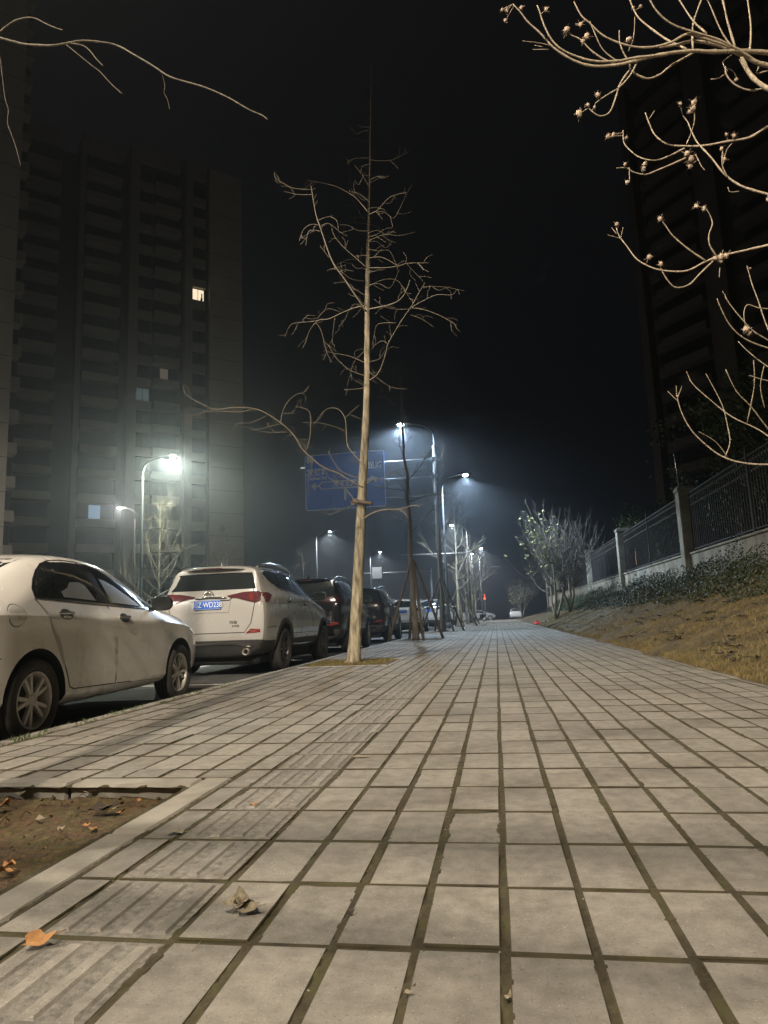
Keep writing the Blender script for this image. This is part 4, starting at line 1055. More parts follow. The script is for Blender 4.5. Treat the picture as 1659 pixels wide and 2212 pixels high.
LA = [([(735,1250),(640,1270),(540,1310),(430,1360),(350,1370),(280,1450),(250,1540),(220,1595)],3.4,1.2),([(350,1370),(240,1385),(230,1360),(270,1330),(330,1335)],1.6,.9),([(240,1385),(150,1395),(110,1430),(82,1505)],1.5,.9),
([(340,1360),(400,1290),(450,1278),(525,1305)],1.4,.9),([(330,1390),(370,1450),(400,1560),(430,1660),(462,1715)],1.8,.9),([(735,1300),(660,1190),(560,1040),(480,930),(430,820),(370,640),(330,520),(300,350),(290,290)],4.2,2.2),
([(290,320),(150,308),(70,270),(10,237)],1.7,.9),([(300,358),(180,358),(70,330)],1.3,.8),([(345,568),(400,545),(465,530)],1.6,1),([(350,605),(290,600),(230,640),(195,735)],1.6,.9),([(365,655),(310,645),(265,665),(248,770)],1.4,.9),
([(370,610),(420,590),(470,615),(530,665),(588,695)],1.5,.8),([(440,870),(400,820),(362,770)],1.5,.9),([(450,970),(520,910),(600,880),(650,882)],1.4,.9),([(500,940),(560,1000),(620,1040),(720,1056)],1.6,1),
([(755,1280),(860,1260),(950,1235),(1020,1190),(1065,1110),(1085,1045)],3.6,1.8),([(755,1855),(810,1820),(850,1760),(890,1640),(910,1560),(960,1470),(1020,1370),(1090,1270),(1140,1180),(1205,1070)],3.6,1.6),
([(1195,1100),(1300,1098),(1400,1108),(1530,1135)],1.4,.8),([(1090,1270),(1180,1220),(1300,1165),(1420,1165),(1465,1120)],2.2,.8),([(1100,1270),(1200,1285),(1300,1320),(1400,1370),(1460,1410)],1.4,.8),([(1090,1325),(1180,1360),(1280,1425)],1.4,.8),
([(1100,1280),(960,1280),(860,1250),(800,1200)],1.6,.8),([(745,1100),(850,1050),(930,1038),(990,1055),(1040,1120),(1100,1220)],1.6,.8),([(755,948),(900,946),(1000,930),(1080,910),(1240,908)],1.8,.7),([(1065,920),(1110,970),(1205,1070)],1.2,.8),
([(755,520),(830,480),(880,420),(940,372),(1060,340)],2,.8),([(755,730),(880,680),(1000,688),(1130,660)],1.6,.8),([(745,495),(660,395),(600,350),(480,290),(340,258),(250,240)],1.9,.7),([(745,600),(630,580),(560,620),(500,710)],1.4,.8),
([(750,600),(640,440),(600,320),(595,200),(610,60)],2,.7),([(750,595),(830,620),(880,680),(930,768)],1.7,.8),([(740,950),(640,860),(560,790),(490,710),(455,640)],2,.8),([(755,1705),(840,1680),(885,1610)],1.8,1),
([(905,1560),(860,1535),(800,1575),(780,1600)],1.4,.8),([(975,1390),(830,1400),(800,1480),(780,1580)],1.3,.8),([(735,1820),(620,1780),(560,1740),(490,1670),(432,1572)],2.2,1.3),([(735,1718),(620,1665),(540,1645),(470,1635)],1.8,1),
([(740,1600),(640,1700),(610,1790),(578,1910)],1.7,.8),([(735,1910),(640,1925),(558,1925)],1.8,1.1),([(755,1790),(820,1830),(900,1890),(980,1918),(1065,1920)],1.8,.8),([(700,780),(690,880),(735,950)],1.4,.8),([(740,1180),(640,1120),(590,1100)],1.5,.9),
([(755,870),(830,860),(900,880),(1000,940)],1.5,.7),([(765,150),(680,120),(640,50)],1.4,.8),([(765,80),(860,88),(960,75),(1080,10)],1.4,.7),([(790,500),(880,500),(950,550),(1000,480),(1050,370),(1100,280)],1.5,.6),([(480,1350),(470,1440),(460,1560)],1.4,.8),
([(640,1235),(590,1300),(560,1370),(510,1420)],1.5,.9),([(520,980),(560,965),(635,975)],1.4,.9),([(760,300),(700,200),(640,120)],1.2,.6),([(765,240),(830,210),(890,220)],1.2,.6),([(760,420),(690,360),(640,340)],1.2,.7)]
LB = [([(1040,622),(960,580),(905,545),(850,525),(790,490),(735,440),(700,405),(655,330),(585,265),(500,210),(430,185),(320,180),(220,190),(110,140),(60,105),(42,65)],4.2,1.6),([(430,190),(350,205),(250,200),(160,205),(80,235),(30,255)],2,1.1),
([(720,430),(745,350),(745,205),(665,175)],2,1.1),([(585,265),(595,205),(630,140),(680,105),(715,98)],1.9,1),([(590,212),(662,212)],1.3,1),([(585,270),(500,290),(440,305),(412,298)],1.6,1),([(620,315),(540,318),(470,310)],1.4,.9),
([(505,225),(420,265),(335,270)],1.4,.9),([(650,330),(615,340),(595,375)],1.3,.8),([(665,355),(740,355)],1.4,1),
([(1045,500),(990,440),(955,390),(948,320),(940,240),(905,190),(850,185),(810,215),(760,290)],3.2,1.1),([(945,310),(880,285),(800,265),(710,262)],1.7,1),([(1045,575),(940,545),(890,500),(845,420)],2.2,1.1),([(760,475),(755,520),(735,600),(745,648)],1.8,1),
([(1010,715),(960,650),(930,610),(880,585),(840,560)],2.2,1),([(1010,700),(940,740),(850,775)],1.8,1),([(1045,795),(1090,765),(1160,745),(1240,742),(1320,722),(1360,730)],4.6,2.6),([(1240,742),(1270,765),(1290,790)],3.6,2),
([(940,240),(980,200),(1020,165)],1.4,.9),([(1070,70),(1000,78),(935,82)],1.8,1.2),([(1065,590),(1150,570),(1220,530),(1310,515)],1.6,.9)]
curves = [([cA(*p) for p in q], a, b) for q, a, b in LA] + [([cB(*p) for p in q], a, b) for q, a, b in LB]
# limbs start on the trunk: seed the depth search with the trunk line
rg = random.Random(44); extra = []
for q, w0, w1 in list(curves):        # side twigs along every traced limb
    L = sum(math.hypot(q[i+1][0]-q[i][0], q[i+1][1]-q[i][1]) for i in range(len(q)-1))
    for _ in range(int(L/26)):
        i = rg.randint(0, len(q)-2); f = rg.random(); x = q[i][0]+(q[i+1][0]-q[i][0])*f; y = q[i][1]+(q[i+1][1]-q[i][1])*f
        a = math.atan2(q[i+1][1]-q[i][1], q[i+1][0]-q[i][0]) + rg.choice((-1, 1))*rg.uniform(.5, 1.1); l = rg.uniform(10, 34); b = rg.gauss(0, .35)
        extra.append(([(x, y), (x+l*.5*cos(a), y+l*.5*sin(a)), (x+l*cos(a+b), y+l*sin(a+b)+rg.uniform(-2, 4))], 1.0, .5))
for k in range(22):                   # the fine upper crown
    v = 150+rg.random()*520; a = rg.choice((0, pi)); l = rg.uniform(14, 34)*(.6+v/600); dr_ = rg.uniform(-.25, .6)
    u = 800-(v-140)/620*7; s_ = 1 if cos(a) > 0 else -1
    extra.append(([(u, v), (u+s_*l*.5, v-l*.12*dr_+rg.gauss(0, 3)), (u+s_*l, v-l*dr_*.6+rg.gauss(0, 7)), (u+s_*l*1.4, v-l*dr_*.7+rg.gauss(0, 12))], 1.0, .4))
curves = [(q, a*.66, b*.6) for q, a, b in curves] + [(q, a*.62, b*.5) for q, a, b in extra]
mm = traced_tree(T1, [([(a, b) for a, b, c in tk[3:-1]], .1, .1)] + curves, 11.45, lambda a, b: (a, b), 12.1/1475, 8, 'twig', .45, rmin=.0015)
mm.build('branches', M['twig'], T1, world=True, fix=False)
bd = MB(); a = at(766, 1082, 11.34); b_ = at(804, 1088, 11.25)
bd.tube([a, b_], [.035, .030], 8); bd.tube([at(762, 1086, 11.37), at(775, 1078, 11.55)], [.05, .04], 8)
bd.build('sawn_stub', M['stake'], T1, world=True)

# --- the tree outside the left edge whose long twig reaches into the picture
cD = lambda x, y: (x/2.793, y/2.793)
T0 = thing('street_tree', 'bare tree in the front soil pit, one long thin twig crossing the upper left', 'tree', (-2.15, 1.9, -.03), 0, 'street trees in the pavement')
MB().tube([(0, 0, 0), (.02, 0, .1), (.01, .01, 1.2), (.03, .02, 2.4), (.0, .03, 3.6), (.02, .02, 5), (.0, 0, 7)], [.15, .115, .105, .09, .07, .045, .012], 14).build('trunk', M['bark'], T0)
DC = [([(-700,380),(-420,260),(-150,190),(0,228),(80,250),(160,268),(300,275),(400,262),(460,250),(540,247),(690,268),(800,325),(930,402),(1030,465),(1200,515),(1270,540),(1380,590),(1500,660),(1580,695),(1615,722)],5.5,1.8),
([(-60,215),(0,190),(30,165),(90,125),(160,107),(215,112),(280,145),(340,170),(378,182)],3.4,2),([(430,262),(500,275),(545,310),(580,355),(622,398)],2.6,1.8),([(400,270),(480,335),(560,400),(600,430),(680,515),(738,565)],1.7,1.3),
([(965,430),(980,455),(995,520),(990,560),(1010,600),(1025,665)],1.0,.8),([(-60,240),(-5,330),(10,430),(30,590),(50,660),(45,740),(65,800),(95,885),(125,1000)],1.1,.8)]
mm = traced_tree(T0, [([cD(*p) for p in q], a, b) for q, a, b in DC], 2.35, lambda a, b: (a, b), 2.9/1475, 2, 'twig', .22, rmin=.0008, spur=False)
p0 = at(*cD(-700, 380), 2.35)
mm.tube([(-2.13, 1.93, 3.2), tuple((Vector((-2.13, 1.93, 3.2))+p0)/2+Vector((0, 0, .1))), tuple(p0)], [.02, .012, .007], 7)
rg = random.Random(5)
for k in range(9):
    a = 2.2+k*.9; z = 3.4+k*.35
    pts = grow_path((-2.13, 1.92, z), (cos(a)-.6, sin(a)-.5, .6), 1.2, 7, rg, .05, .1); mm.tube(pts, [.014*(1-.1*i) for i in range(8)], 5)
mm.build('branches', M['twig'], T0, world=True, fix=False)

# --- magnolia leaning in from the right edge
cC = lambda x, y: (1080+x/2.156, y/2.156)
bx, by = 3.15, 4.7
T9 = thing('magnolia_tree', 'magnolia beyond the right edge, curved pale branches with dry buds fill the upper right', 'tree', (bx, by, bank(bx, by)-.05), 0, 'magnolias on the embankment')
MB().tube([(0, 0, 0), (.0, 0, .12), (-.03, .02, .8), (-.1, 0, 1.7), (-.12, .02, 2.7), (-.2, -.02, 3.6), (-.3, 0, 4.4), (-.33, 0, 5.4)], [.12, .085, .075, .065, .055, .045, .035, .015], 12).build('trunk', M['mag'], T9)
LC = [([(1420,272),(1248,248),(1120,240),(1000,240),(900,240),(780,248),(700,265),(620,288),(540,302),(430,308),(340,280),(250,225),(190,160),(130,100),(95,60),(60,20)],11,3),
([(780,250),(700,262),(620,272),(540,287),(420,287),(300,235),(240,180),(205,110),(185,60),(175,20)],6.5,3),([(1150,245),(1020,200),(930,170),(870,160),(800,200),(720,220),(640,220),(560,200),(480,160),(420,110),(380,70),(345,10)],7,3),
([(1420,340),(1330,325),(1200,290),(1110,250),(1000,205),(900,190),(820,210),(740,218)],11,6),([(1200,290),(1100,225),(1000,180),(900,150),(800,110),(730,50),(690,-20)],6,3.5),([(870,230),(780,190),(700,130),(640,70),(600,-10)],5,3),
([(600,290),(620,330),(680,368),(740,350),(800,310),(860,270),(900,245)],4.2,5),([(640,290),(600,350),(550,410),(490,450),(440,480)],3.5,2.5),([(610,320),(560,390),(540,450),(510,520),(475,540),(440,530),(415,500)],4,2.6),
([(1420,400),(1248,410),(1170,420),(1100,400),(1060,350),(1050,310)],6,3),([(1120,270),(1150,330),(1190,375),(1248,410),(1330,440),(1420,470)],10,11),([(1100,230),(1060,100),(1035,-10)],5,4),([(900,230),(900,110),(940,-10)],5,3.6),
([(960,160),(900,100),(830,-10)],4.2,3),([(1160,245),(1165,130),(1152,-10)],4.2,3.2),([(1110,255),(1040,160),(985,30),(960,-10)],3.6,2.6),([(530,300),(480,272),(430,240),(390,200),(370,180),(330,160)],4.2,3),([(560,295),(480,230),(440,150),(420,100)],3,2),
([(600,285),(570,240),(558,190),(555,140)],3.4,2.2),([(600,240),(625,170),(630,80)],2.4,1.8),([(1248,330),(1200,340),(1205,310)],3,3),([(1060,330),(1040,290),(1080,260)],2,1.4),([(1105,370),(1085,330),(1040,310)],2,1.4),([(980,370),(1010,365),(1050,345)],2,1.6),
([(1420,520),(1248,590),(1160,635),(1060,662),(940,680),(860,685),(780,670),(720,630),(690,570),(678,525)],7,3),([(860,690),(790,730),(720,748),(650,735),(600,695),(580,660),(572,610)],4,2.4),([(700,555),(722,515)],2,1.8),
([(870,730),(800,765),(730,800),(680,815),(620,800),(590,780),(545,782)],4,2),([(1420,945),(1248,905),(1160,880),(1100,855),(1040,800),(980,730),(920,670),(890,610),(875,570),(850,535)],6.5,2.6),([(870,670),(890,620),(905,570),(905,530)],2.6,2.4),
([(1060,830),(1040,770),(1035,700)],3,2.2),([(1115,890),(1070,890),(1060,870)],2,1.4),([(1040,770),(1055,700),(1080,670)],2,1.6),([(910,720),(935,770),(955,792)],2,1.4),([(600,780),(603,850)],1.6,1.4),
([(1420,1098),(1248,1140),(1170,1160),(1100,1180),(1010,1200),(950,1225),(880,1260),(800,1265),(720,1250),(640,1210),(590,1150),(555,1100),(545,1060)],6,2.6),([(960,1215),(880,1160),(810,1100),(770,1050),(745,1020)],4,2.6),
([(1010,1200),(978,1140),(975,1090),(990,1040),(970,980),(945,965)],3.4,2.4),([(990,1215),(930,1280),(880,1325),(825,1345),(785,1310),(755,1260),(745,1220)],4,2.6),([(1022,1245),(1020,1298)],1.8,1.2),([(500,1095),(550,1108),(560,1115)],1.4,1.6),([(520,1060),(545,1090)],1.4,1.8),([(572,1055),(562,1110)],1.4,1.8),
([(1420,1660),(1248,1620),(1140,1575),(1070,1510),(1025,1430),(1012,1390)],4,2),([(1420,1690),(1248,1585),(1180,1540),(1110,1470),(1060,1400),(1045,1370)],3.6,2),([(1360,1790),(1248,1540),(1200,1400),(1170,1320),(1155,1240)],3.4,2),
([(1380,1450),(1248,1440),(1200,1435),(1155,1420),(1135,1460),(1145,1540)],3,1.8),([(1420,1810),(1248,1705),(1160,1640),(1110,1590)],3,1.8),
([(1420,2150),(1248,2165),(1150,2158),(1060,2135),(980,2090),(900,2010),(850,1930),(825,1850),(820,1800)],4.6,2),([(1420,2160),(1248,2030),(1180,1990),(1080,1940),(980,1860),(900,1790),(870,1740)],3.6,1.8),
([(1400,2170),(1248,2000),(1170,1890),(1100,1820),(1055,1720)],3.2,1.8),([(1050,2130),(1070,2060),(1060,1980),(1030,1880),(960,1740)],2.4,1.6),([(1150,1975),(1185,1800),(1180,1680)],2.4,1.6),([(1420,1800),(1248,1770),(1160,1745)],2.4,1.4),([(1065,2130),(1000,2060),(930,2010)],1.8,1.2),
([(1230,1900),(1215,1800),(1230,1700)],2,1.4),([(780,1820),(825,1865)],1.2,1.4),([(845,1800),(828,1860)],1.2,1.4),([(1040,1350),(1045,1375)],1.2,1.4),([(110,190),(190,200),(240,215)],1.4,2),([(150,232),(230,228)],1.2,1.6),([(160,212),(200,216)],1,1.2)]
mm = traced_tree(T9, [([cC(p[0]+rg.gauss(0, 2.2), p[1]+rg.gauss(0, 2.2)) for p in q], a*.80, b*.70) for q, a, b in LC], 4.5, lambda a, b: (a, b), 4.95/1475, 6, 'mag', .30, rmin=.0016, spur=False)
for q in LC:
    if q[0][0][0] >= 1330:      # carry each limb on to the trunk
        p = at(*cC(*q[0][0]), 4.5); z = max(.9, p.z-.45); j = (p.z-T9.location.z)
        tx = bx - .06*max(0, min(5, z))
        mm.tube(spline([tuple(p), ((p.x+tx)/2, (p.y+by)/2, p.z-.12), (tx, by, z)], 4), q[1]*.4*4.95/1475*1.15+.001, 7)
for k in range(9):
    z = 1.5+k*.36; a = rg.uniform(-1.3, 1.3)
    pts = grow_path((bx-.06*z+.02, by, z), (cos(a), sin(a), .35), 1.6-.1*k, 9, rg, .14, .09)
    mm.tube(pts, [.022*(1-.09*i) for i in range(10)], 6)
    for q in range(3):
        j = rg.randint(3, 7); mm.tube(grow_path(pts[j], (rg.gauss(.3, .5), rg.gauss(0, .7), .5), .6, 5, rg, .2, .1), [.008, .007, .006, .005, .004, .003], 5)
mm.build('branches', M['mag'], T9, world=True, fix=False)
pods = [(30,50,1),(25,95,.9),(10,45,.8),(100,35,1),(215,45,1.1),(310,140,1.6),(375,115,1.3),(405,170,1.5),(385,195,1.3),(600,185,1.5),(655,30,1),(620,35,.9),(455,445,1.2),(370,530,1.7),(410,490,.9),(440,500,.8),(505,635,1.4),(528,628,1.3),(590,640,.8),(583,765,.9),(592,850,1.1),
(675,765,1.3),(670,785,1),(840,482,1.1),(905,478,1.7),(900,505,1.7),(885,520,1.2),(870,715,1.5),(890,740,1.8),(885,775,1.3),(1055,628,.8),(1090,633,1.1),(1032,693,1),(1045,740,1.2),(1100,372,1),(915,960,1.3),(950,972,1.2),(745,1020,1.4),(543,1045,1.2),(695,1198,1.4),(748,1230,1.3),
(1030,1195,1.7),(1052,1192,1.5),(1005,1203,1.3),(1030,1215,1.2),(1145,1535,1.7),(1160,1550,1.3),(1248,930,1),(1165,1250,.5),(825,1845,.6),(870,1735,.4)]
pm_ = MB(); rg = random.Random(12)
nearest = [Vector(v) for v in mm.v[::7]]
for x, y, s in pods:
    u, v = cC(x, y); c = at(u, v, 4.5)
    # sit the bud on the branch point that lies nearest to its sight line
    d = (c-CAM).normalized(); best = min(nearest, key=lambda p: (p-CAM-d*((p-CAM).dot(d))).length)
    c = CAM + d*((best-CAM).dot(d))
    R = .0115*s
    pm_ = MB(); b0 = 0; pm_.ball(c, R, 0, 8, 1.1)
    for i in range(b0, len(pm_.v)): pm_.v[i] = tuple(Vector(pm_.v[i]) + Vector((rg.gauss(0, 1), rg.gauss(0, 1), rg.gauss(0, 1)))*R*.16)
    for _ in range(int(5+5*s)):
        dd = Vector((rg.gauss(0, 1), rg.gauss(0, 1), rg.gauss(.4, 1))).normalized()
        pm_.tube([c, c+dd*R*rg.uniform(1.2, 2.6)], [.0016, .0008], 3, caps=False)
    pm_.tube([c, best], .0018, 4, caps=False)
    pm_.build('bud', M['pod'], T9, world=True, fix=False)

# --- generated street trees
def stakes(t_loc, H, reach, label, n=4, rot=.6, group='wooden stakes propping the street trees'):
    s = thing('tree_stakes', label, 'tree stakes', t_loc, rot, group); rg = random.Random(int(t_loc[1]*10))
    for k in range(n):
        a = 2*pi*k/n; fx, fy = reach*cos(a)*rg.uniform(.9, 1.1), reach*sin(a)*rg.uniform(.9, 1.1)
        tx, ty = .09*cos(a), .09*sin(a)
        pts = [(fx, fy, -.03), (fx*.66+tx*.34+rg.gauss(0, .012), fy*.66+ty*.34, H*.34), (fx*.33+tx*.67, fy*.33+ty*.67+rg.gauss(0, .012), H*.67), (tx, ty, H), (tx*.2, ty*.2, H+.16)]
        MB().tube(pts, [.048, .045, .041, .037, .034], 8).build('stake', M['stake'], s)
    MB().lathe([(.10, H-.035), (.112, H-.02), (.112, H+.02), (.10, H+.035)], 16).build('tie', M['stake'], s)
    return s
G = 'street trees in the pavement'
def gtree(x, y, seed, H, r, label, name='street_tree', group=G, **kw):
    t = thing(name, label, 'tree', (x, y, kw.pop('z', 0)), 0, group)
    return bare_tree(t, seed, H, r, **kw)
gtree(-2.62, 22.4, 11, 9.5, .105, 'brown staked tree behind the front tree, thin drooping crown', first=3.2, nl=17, lean=(-.02, 0), up=.02, spread=.95, trunk_m='bark_grey', twig_m='bark_grey')
stakes((-2.62, 22.4, 0), 2.45, 1.0, 'four brown stakes round the second tree, nearest set of stakes', 4, .35)
gtree(-2.55, 33.2, 12, 10, .11, 'dark unlit staked tree just left of the lamp pole', first=2.6, nl=18, trunk_m='bark_grey', twig_m='bark_grey')
stakes((-2.55, 33.2, 0), 2.5, 1.15, 'dark stakes of the third tree, second set along the kerb', 4, .5)
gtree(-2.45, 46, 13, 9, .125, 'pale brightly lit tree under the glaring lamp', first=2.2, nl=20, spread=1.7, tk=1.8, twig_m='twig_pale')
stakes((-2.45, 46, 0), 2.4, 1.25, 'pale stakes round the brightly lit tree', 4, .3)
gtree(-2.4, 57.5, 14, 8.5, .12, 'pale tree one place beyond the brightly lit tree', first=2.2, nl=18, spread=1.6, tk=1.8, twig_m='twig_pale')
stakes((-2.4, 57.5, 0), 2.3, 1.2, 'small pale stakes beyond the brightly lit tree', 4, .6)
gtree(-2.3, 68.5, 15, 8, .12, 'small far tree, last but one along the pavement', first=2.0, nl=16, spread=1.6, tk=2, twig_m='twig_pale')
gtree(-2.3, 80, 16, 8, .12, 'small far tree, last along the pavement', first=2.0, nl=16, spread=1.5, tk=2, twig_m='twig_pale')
G2 = 'bare trees across the road'
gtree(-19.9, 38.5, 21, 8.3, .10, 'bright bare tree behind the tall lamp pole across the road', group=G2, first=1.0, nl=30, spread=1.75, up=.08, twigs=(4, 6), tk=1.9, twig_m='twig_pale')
gtree(-21.0, 51, 22, 8.5, .09, 'faint bare tree behind the roof of the white off-roader', group=G2, first=2.0, nl=16, spread=1.2, tk=2.2)
gtree(-19.9, 70, 23, 8.0, .11, 'bare tree left of the distant lamp pole across the road', group=G2, first=1.6, nl=18, spread=1.2)
gtree(-19.9, 90, 24, 8.0, .11, 'faint far tree above the roof of the dark grey car', group=G2, first=1.6, nl=16, spread=1.2)

# --- magnolias standing on the embankment
def magnolia(x, y, seed, H, label, nst=3, leaves=260, width=2.0, bias=-1):
    z = bank(x, y)-.05
    t = thing('magnolia_tree', label, 'tree', (x, y, z), 0, 'magnolias on the embankment')
    rng = random.Random(seed); tr = MB(); br = MB(); lf = MB(); tips = []
    for s in range(nst):
        a = 2*pi*s/nst + rng.random(); d = Vector((cos(a)*.32, sin(a)*.32, 1))
        pts = grow_path((0, 0, 0), d, H*.42, 7, rng, .03, .09)
        tr.tube(pts, [.075*(1-.07*i) for i in range(8)], 9)
        for k in range(7):
            j = rng.randint(3, 7); a2 = rng.random()*6.28
            d2 = Vector((cos(a2), sin(a2), rng.uniform(-.1, .5)))
            p2 = grow_path(pts[j], d2, width*rng.uniform(.45, .8), 8, rng, .22, .07)
            br.tube(p2, [.03*(1-.09*i) for i in range(9)], 6)
            for q in range(8):
                jj = rng.randint(2, 7); a3 = rng.random()*6.28
                d3 = Vector((cos(a3), sin(a3), rng.uniform(0, .9)))
                p3 = grow_path(p2[jj], d3, H*rng.uniform(.12, .34), 6, rng, .26, .08)
                br.tube(p3, [.013*(1-.11*i) for i in range(7)], 4); tips.append(p3)
                for w_ in range(3):
                    k3 = rng.randint(1, 5); p4 = grow_path(p3[k3], Vector((rng.gauss(0, .7), rng.gauss(0, .7), .8)), .35*rng.uniform(.6, 1.3), 4, rng, .2, .1)
                    br.tube(p4, [.006, .005, .005, .004, .003], 3); tips.append(p4)
    for _ in range(leaves):
        p3 = rng.choice(tips); p = p3[rng.randint(2, len(p3)-1)]
        if p.x*(-bias) > .1 + rng.gauss(0, .35) and rng.random() < .93: continue
        leaf_mesh(lf, p + Vector((rng.gauss(0, .05), rng.gauss(0, .05), rng.gauss(0, .05))), rng.uniform(.045, .10), rng.random()*6.28, rng, .4, rng.gauss(0, 1))
    tr.build('trunk', M['twig'], t); br.build('branches', M['bark_grey'], t, fix=False)
    if leaves: lf.build('leaves', M['leaf_yellow'], t, fix=False)
    return t
magnolia(3.15, 38.2, 31, 8.6, 'left one of the paired magnolias before the fence, yellow-green leaves on its left side', 3, 760, 3.0)
magnolia(3.95, 38.6, 32, 8.4, 'right one of the paired magnolias before the fence, almost leafless', 2, 60, 2.6)
magnolia(2.75, 76, 33, 5.4, 'far magnolia at the end of the embankment, low rounded crown', 3, 260, 2.6)
# ------------------------------------------------------------------ fence, hedge and what stands behind
def FX(y): return 6.55-.006*(y-24)
FY = [1.0, 12.6, 24.2, 35.8, 47.4, 59, 70.6, 82.2]
descr = ['out of sight beside the viewpoint', 'beyond the right edge', 'the tall nearest one in view', 'second in view', 'third in view, with a weedy top', 'fourth in view', 'small far one', 'farthest one']
GP = 'concrete fence pillars'
wall_z = lambda y: 2.45
for i, y in enumerate(FY):
    x = FX(y)
    if i == 0: continue
    t = thing('fence_pillar', 'square concrete fence pillar on the embankment, ' + descr[i], 'pillar', (x, y, 1.2), 0, GP)
    MB().cbox(-.26, .26, -.24, .24, 0, 3.38, .02).build('shaft', M['fence_wall'], t)
    m = MB().cbox(-.29, .29, -.27, .27, 3.375, 3.50, .02); m.cbox(-.25, .25, -.23, .23, 3.50, 3.56, .02); m.build('cap', M['fence_wall'], t)
for i in range(len(FY)-1):
    y0, y1 = FY[i]+.24, FY[i+1]-.24; x0 = FX((y0+y1)/2)
    where = ['beside the viewpoint', 'running out of the right edge', 'between the tall pillar and the second one', 'between the second and third pillars', 'between the third and fourth pillars', 'between the fourth and fifth pillars', 'at its far end'][i]
    w = thing('fence_wall', 'low stained concrete wall under the fence, ' + where, 'wall', (x0, (y0+y1)/2, 1.2), 0, 'low walls carrying the fence')
    h = (y1-y0)/2
    MB().cbox(-.10, .10, -h+.003, h-.003, 0, 1.22, .01).build('wall', M['fence_wall'], w)
    MB().cbox(-.15, .15, -h+.003, h-.003, 1.222, 1.29, .012).build('coping', M['fence_wall'], w)
    f = thing('fence_panel', 'dark steel bar fence with small diamonds, ' + where, 'fence', (x0, (y0+y1)/2, 2.49), 0, 'dark steel fence panels')
    pn = MB(); z0, z1 = .10, 1.98
    for s in (-1, 1):
        a, b = (-h+.01, -.04) if s < 0 else (.04, h-.01)
        pn.box(-.02, .02, a, b, z0-.02, z0+.02).box(-.02, .02, a, b, z1-.02, z1+.02)
        n = int((b-a)/.19)
        for k in range(n):
            y = a+(b-a)*(k+.5)/n
            pn.box(-.014, .014, y-.014, y+.014, z0+.021, z1-.021)
    pn.build('bars', M['dark_metal'], f, fix=False)
    dm = MB()
    for s in (-1, 1):
        a, b = (-h+.01, -.04) if s < 0 else (.04, h-.01); n = int((b-a)/.19)
        for k in range(n-1):
            y = a+(b-a)*(k+1)/n
            for zc in ((z1-.15),) + ((z1-.42),):
                q = .042
                dm.add([(-.013, y, zc-q), (-.013, y+q*.75, zc), (-.013, y, zc+q), (-.013, y-q*.75, zc), (.013, y, zc-q), (.013, y+q*.75, zc), (.013, y, zc+q), (.013, y-q*.75, zc)],
                       [(0, 1, 2, 3), (4, 7, 6, 5), (0, 4, 5, 1), (1, 5, 6, 2), (2, 6, 7, 3), (3, 7, 4, 0)])
    tag(dm.build('diamond_band', M['diamond'], f, fix=False), kind='stuff')
    MB().box(-.04, .04, -.035, .035, -.02, 2.2).build('post', M['dark_metal'], f)

# hedge
r = random.Random(77); hm = MB()
for _ in range(42000):
    y = 9 + 60*r.random()**1.25
    q = r.random(); x = FX(y)-2.25+1.95*q+.25*noise.noise(Vector((y*.7, 3, 1)))
    top = .80*(.55+.6*noise.noise(Vector((x*.8, y*.55, 3)))+.25*noise.noise(Vector((x*2.6, y*2.6, 9))))*(.12+1.05*q)
    z = bank(x, y) + max(.05, top)*r.random()**.55
    s = r.uniform(.016, .04); d = Vector((r.gauss(0, 1), r.gauss(0, 1), r.gauss(.3, 1))).normalized(); e = d.orthogonal().normalized(); e2 = d.cross(e)
    c = Vector((x, y, z)); b = len(hm.v)
    hm.v += [tuple(c-e*s*1.2), tuple(c+e2*s*.6), tuple(c+e*s*1.2), tuple(c-e2*s*.6)]; hm.f.append((b, b+1, b+2, b+3)); hm.m.append(0); hm.s.append(False)
for _ in range(500):
    y = 9+50*r.random()**1.2; x = FX(y)-1.4+1.1*r.random()
    pts = grow_path((x, y, bank(x, y)), (r.gauss(0, .4), r.gauss(0, .4), 1), r.uniform(.3, .95), 4, r, 0, .15); hm.tube(pts, [.006, .005, .004, .003, .002], 3, caps=False)
tag(hm.build('hedge', M['hedge_leaf'], fix=False), 'loose low evergreen hedge growing along the foot of the fence wall', 'hedge')

# dark evergreens behind the fence
def leafy_tree(x, y, z, H, R, seed, label, n=5200):
    t = thing('evergreen_tree', label, 'tree', (x, y, z), 0, 'dark evergreens behind the fence')
    rng = random.Random(seed)
    tp = grow_path((0, 0, 0), (0, 0, 1), H*.75, 8, rng, .1, .04); MB().tube(tp, [.14*(1-.1*i) for i in range(9)], 9).build('trunk', M['bark_grey'], t)
    cl = [Vector((rng.gauss(0, R*.42), rng.gauss(0, R*.42), H*rng.uniform(.3, .98))) for _ in range(46)]
    br = MB()
    for c in cl: j = min(8, int(max(0, c.z/H-.15)*10)); br.tube([tp[j], (tp[j]+c)/2+Vector((0, 0, -.1)), c], [.03, .02, .008], 4, caps=False)
    br.build('branches', M['bark_grey'], t, fix=False)
    m = MB()
    for _ in range(n):
        c = rng.choice(cl); p = c + Vector((rng.gauss(0, 1), rng.gauss(0, 1), rng.gauss(0, .8)))*R*.17
        s = rng.uniform(.05, .11); d = Vector((rng.gauss(0, 1), rng.gauss(0, 1), rng.gauss(.4, 1))).normalized(); e = d.orthogonal().normalized(); e2 = d.cross(e); b = len(m.v)
        m.v += [tuple(p-e*s), tuple(p+e2*s*.55), tuple(p+e*s), tuple(p-e2*s*.55)]; m.f.append((b, b+1, b+2, b+3)); m.m.append(0); m.s.append(False)
    m.build('crown', M['leaf_green'], t, fix=False); return t
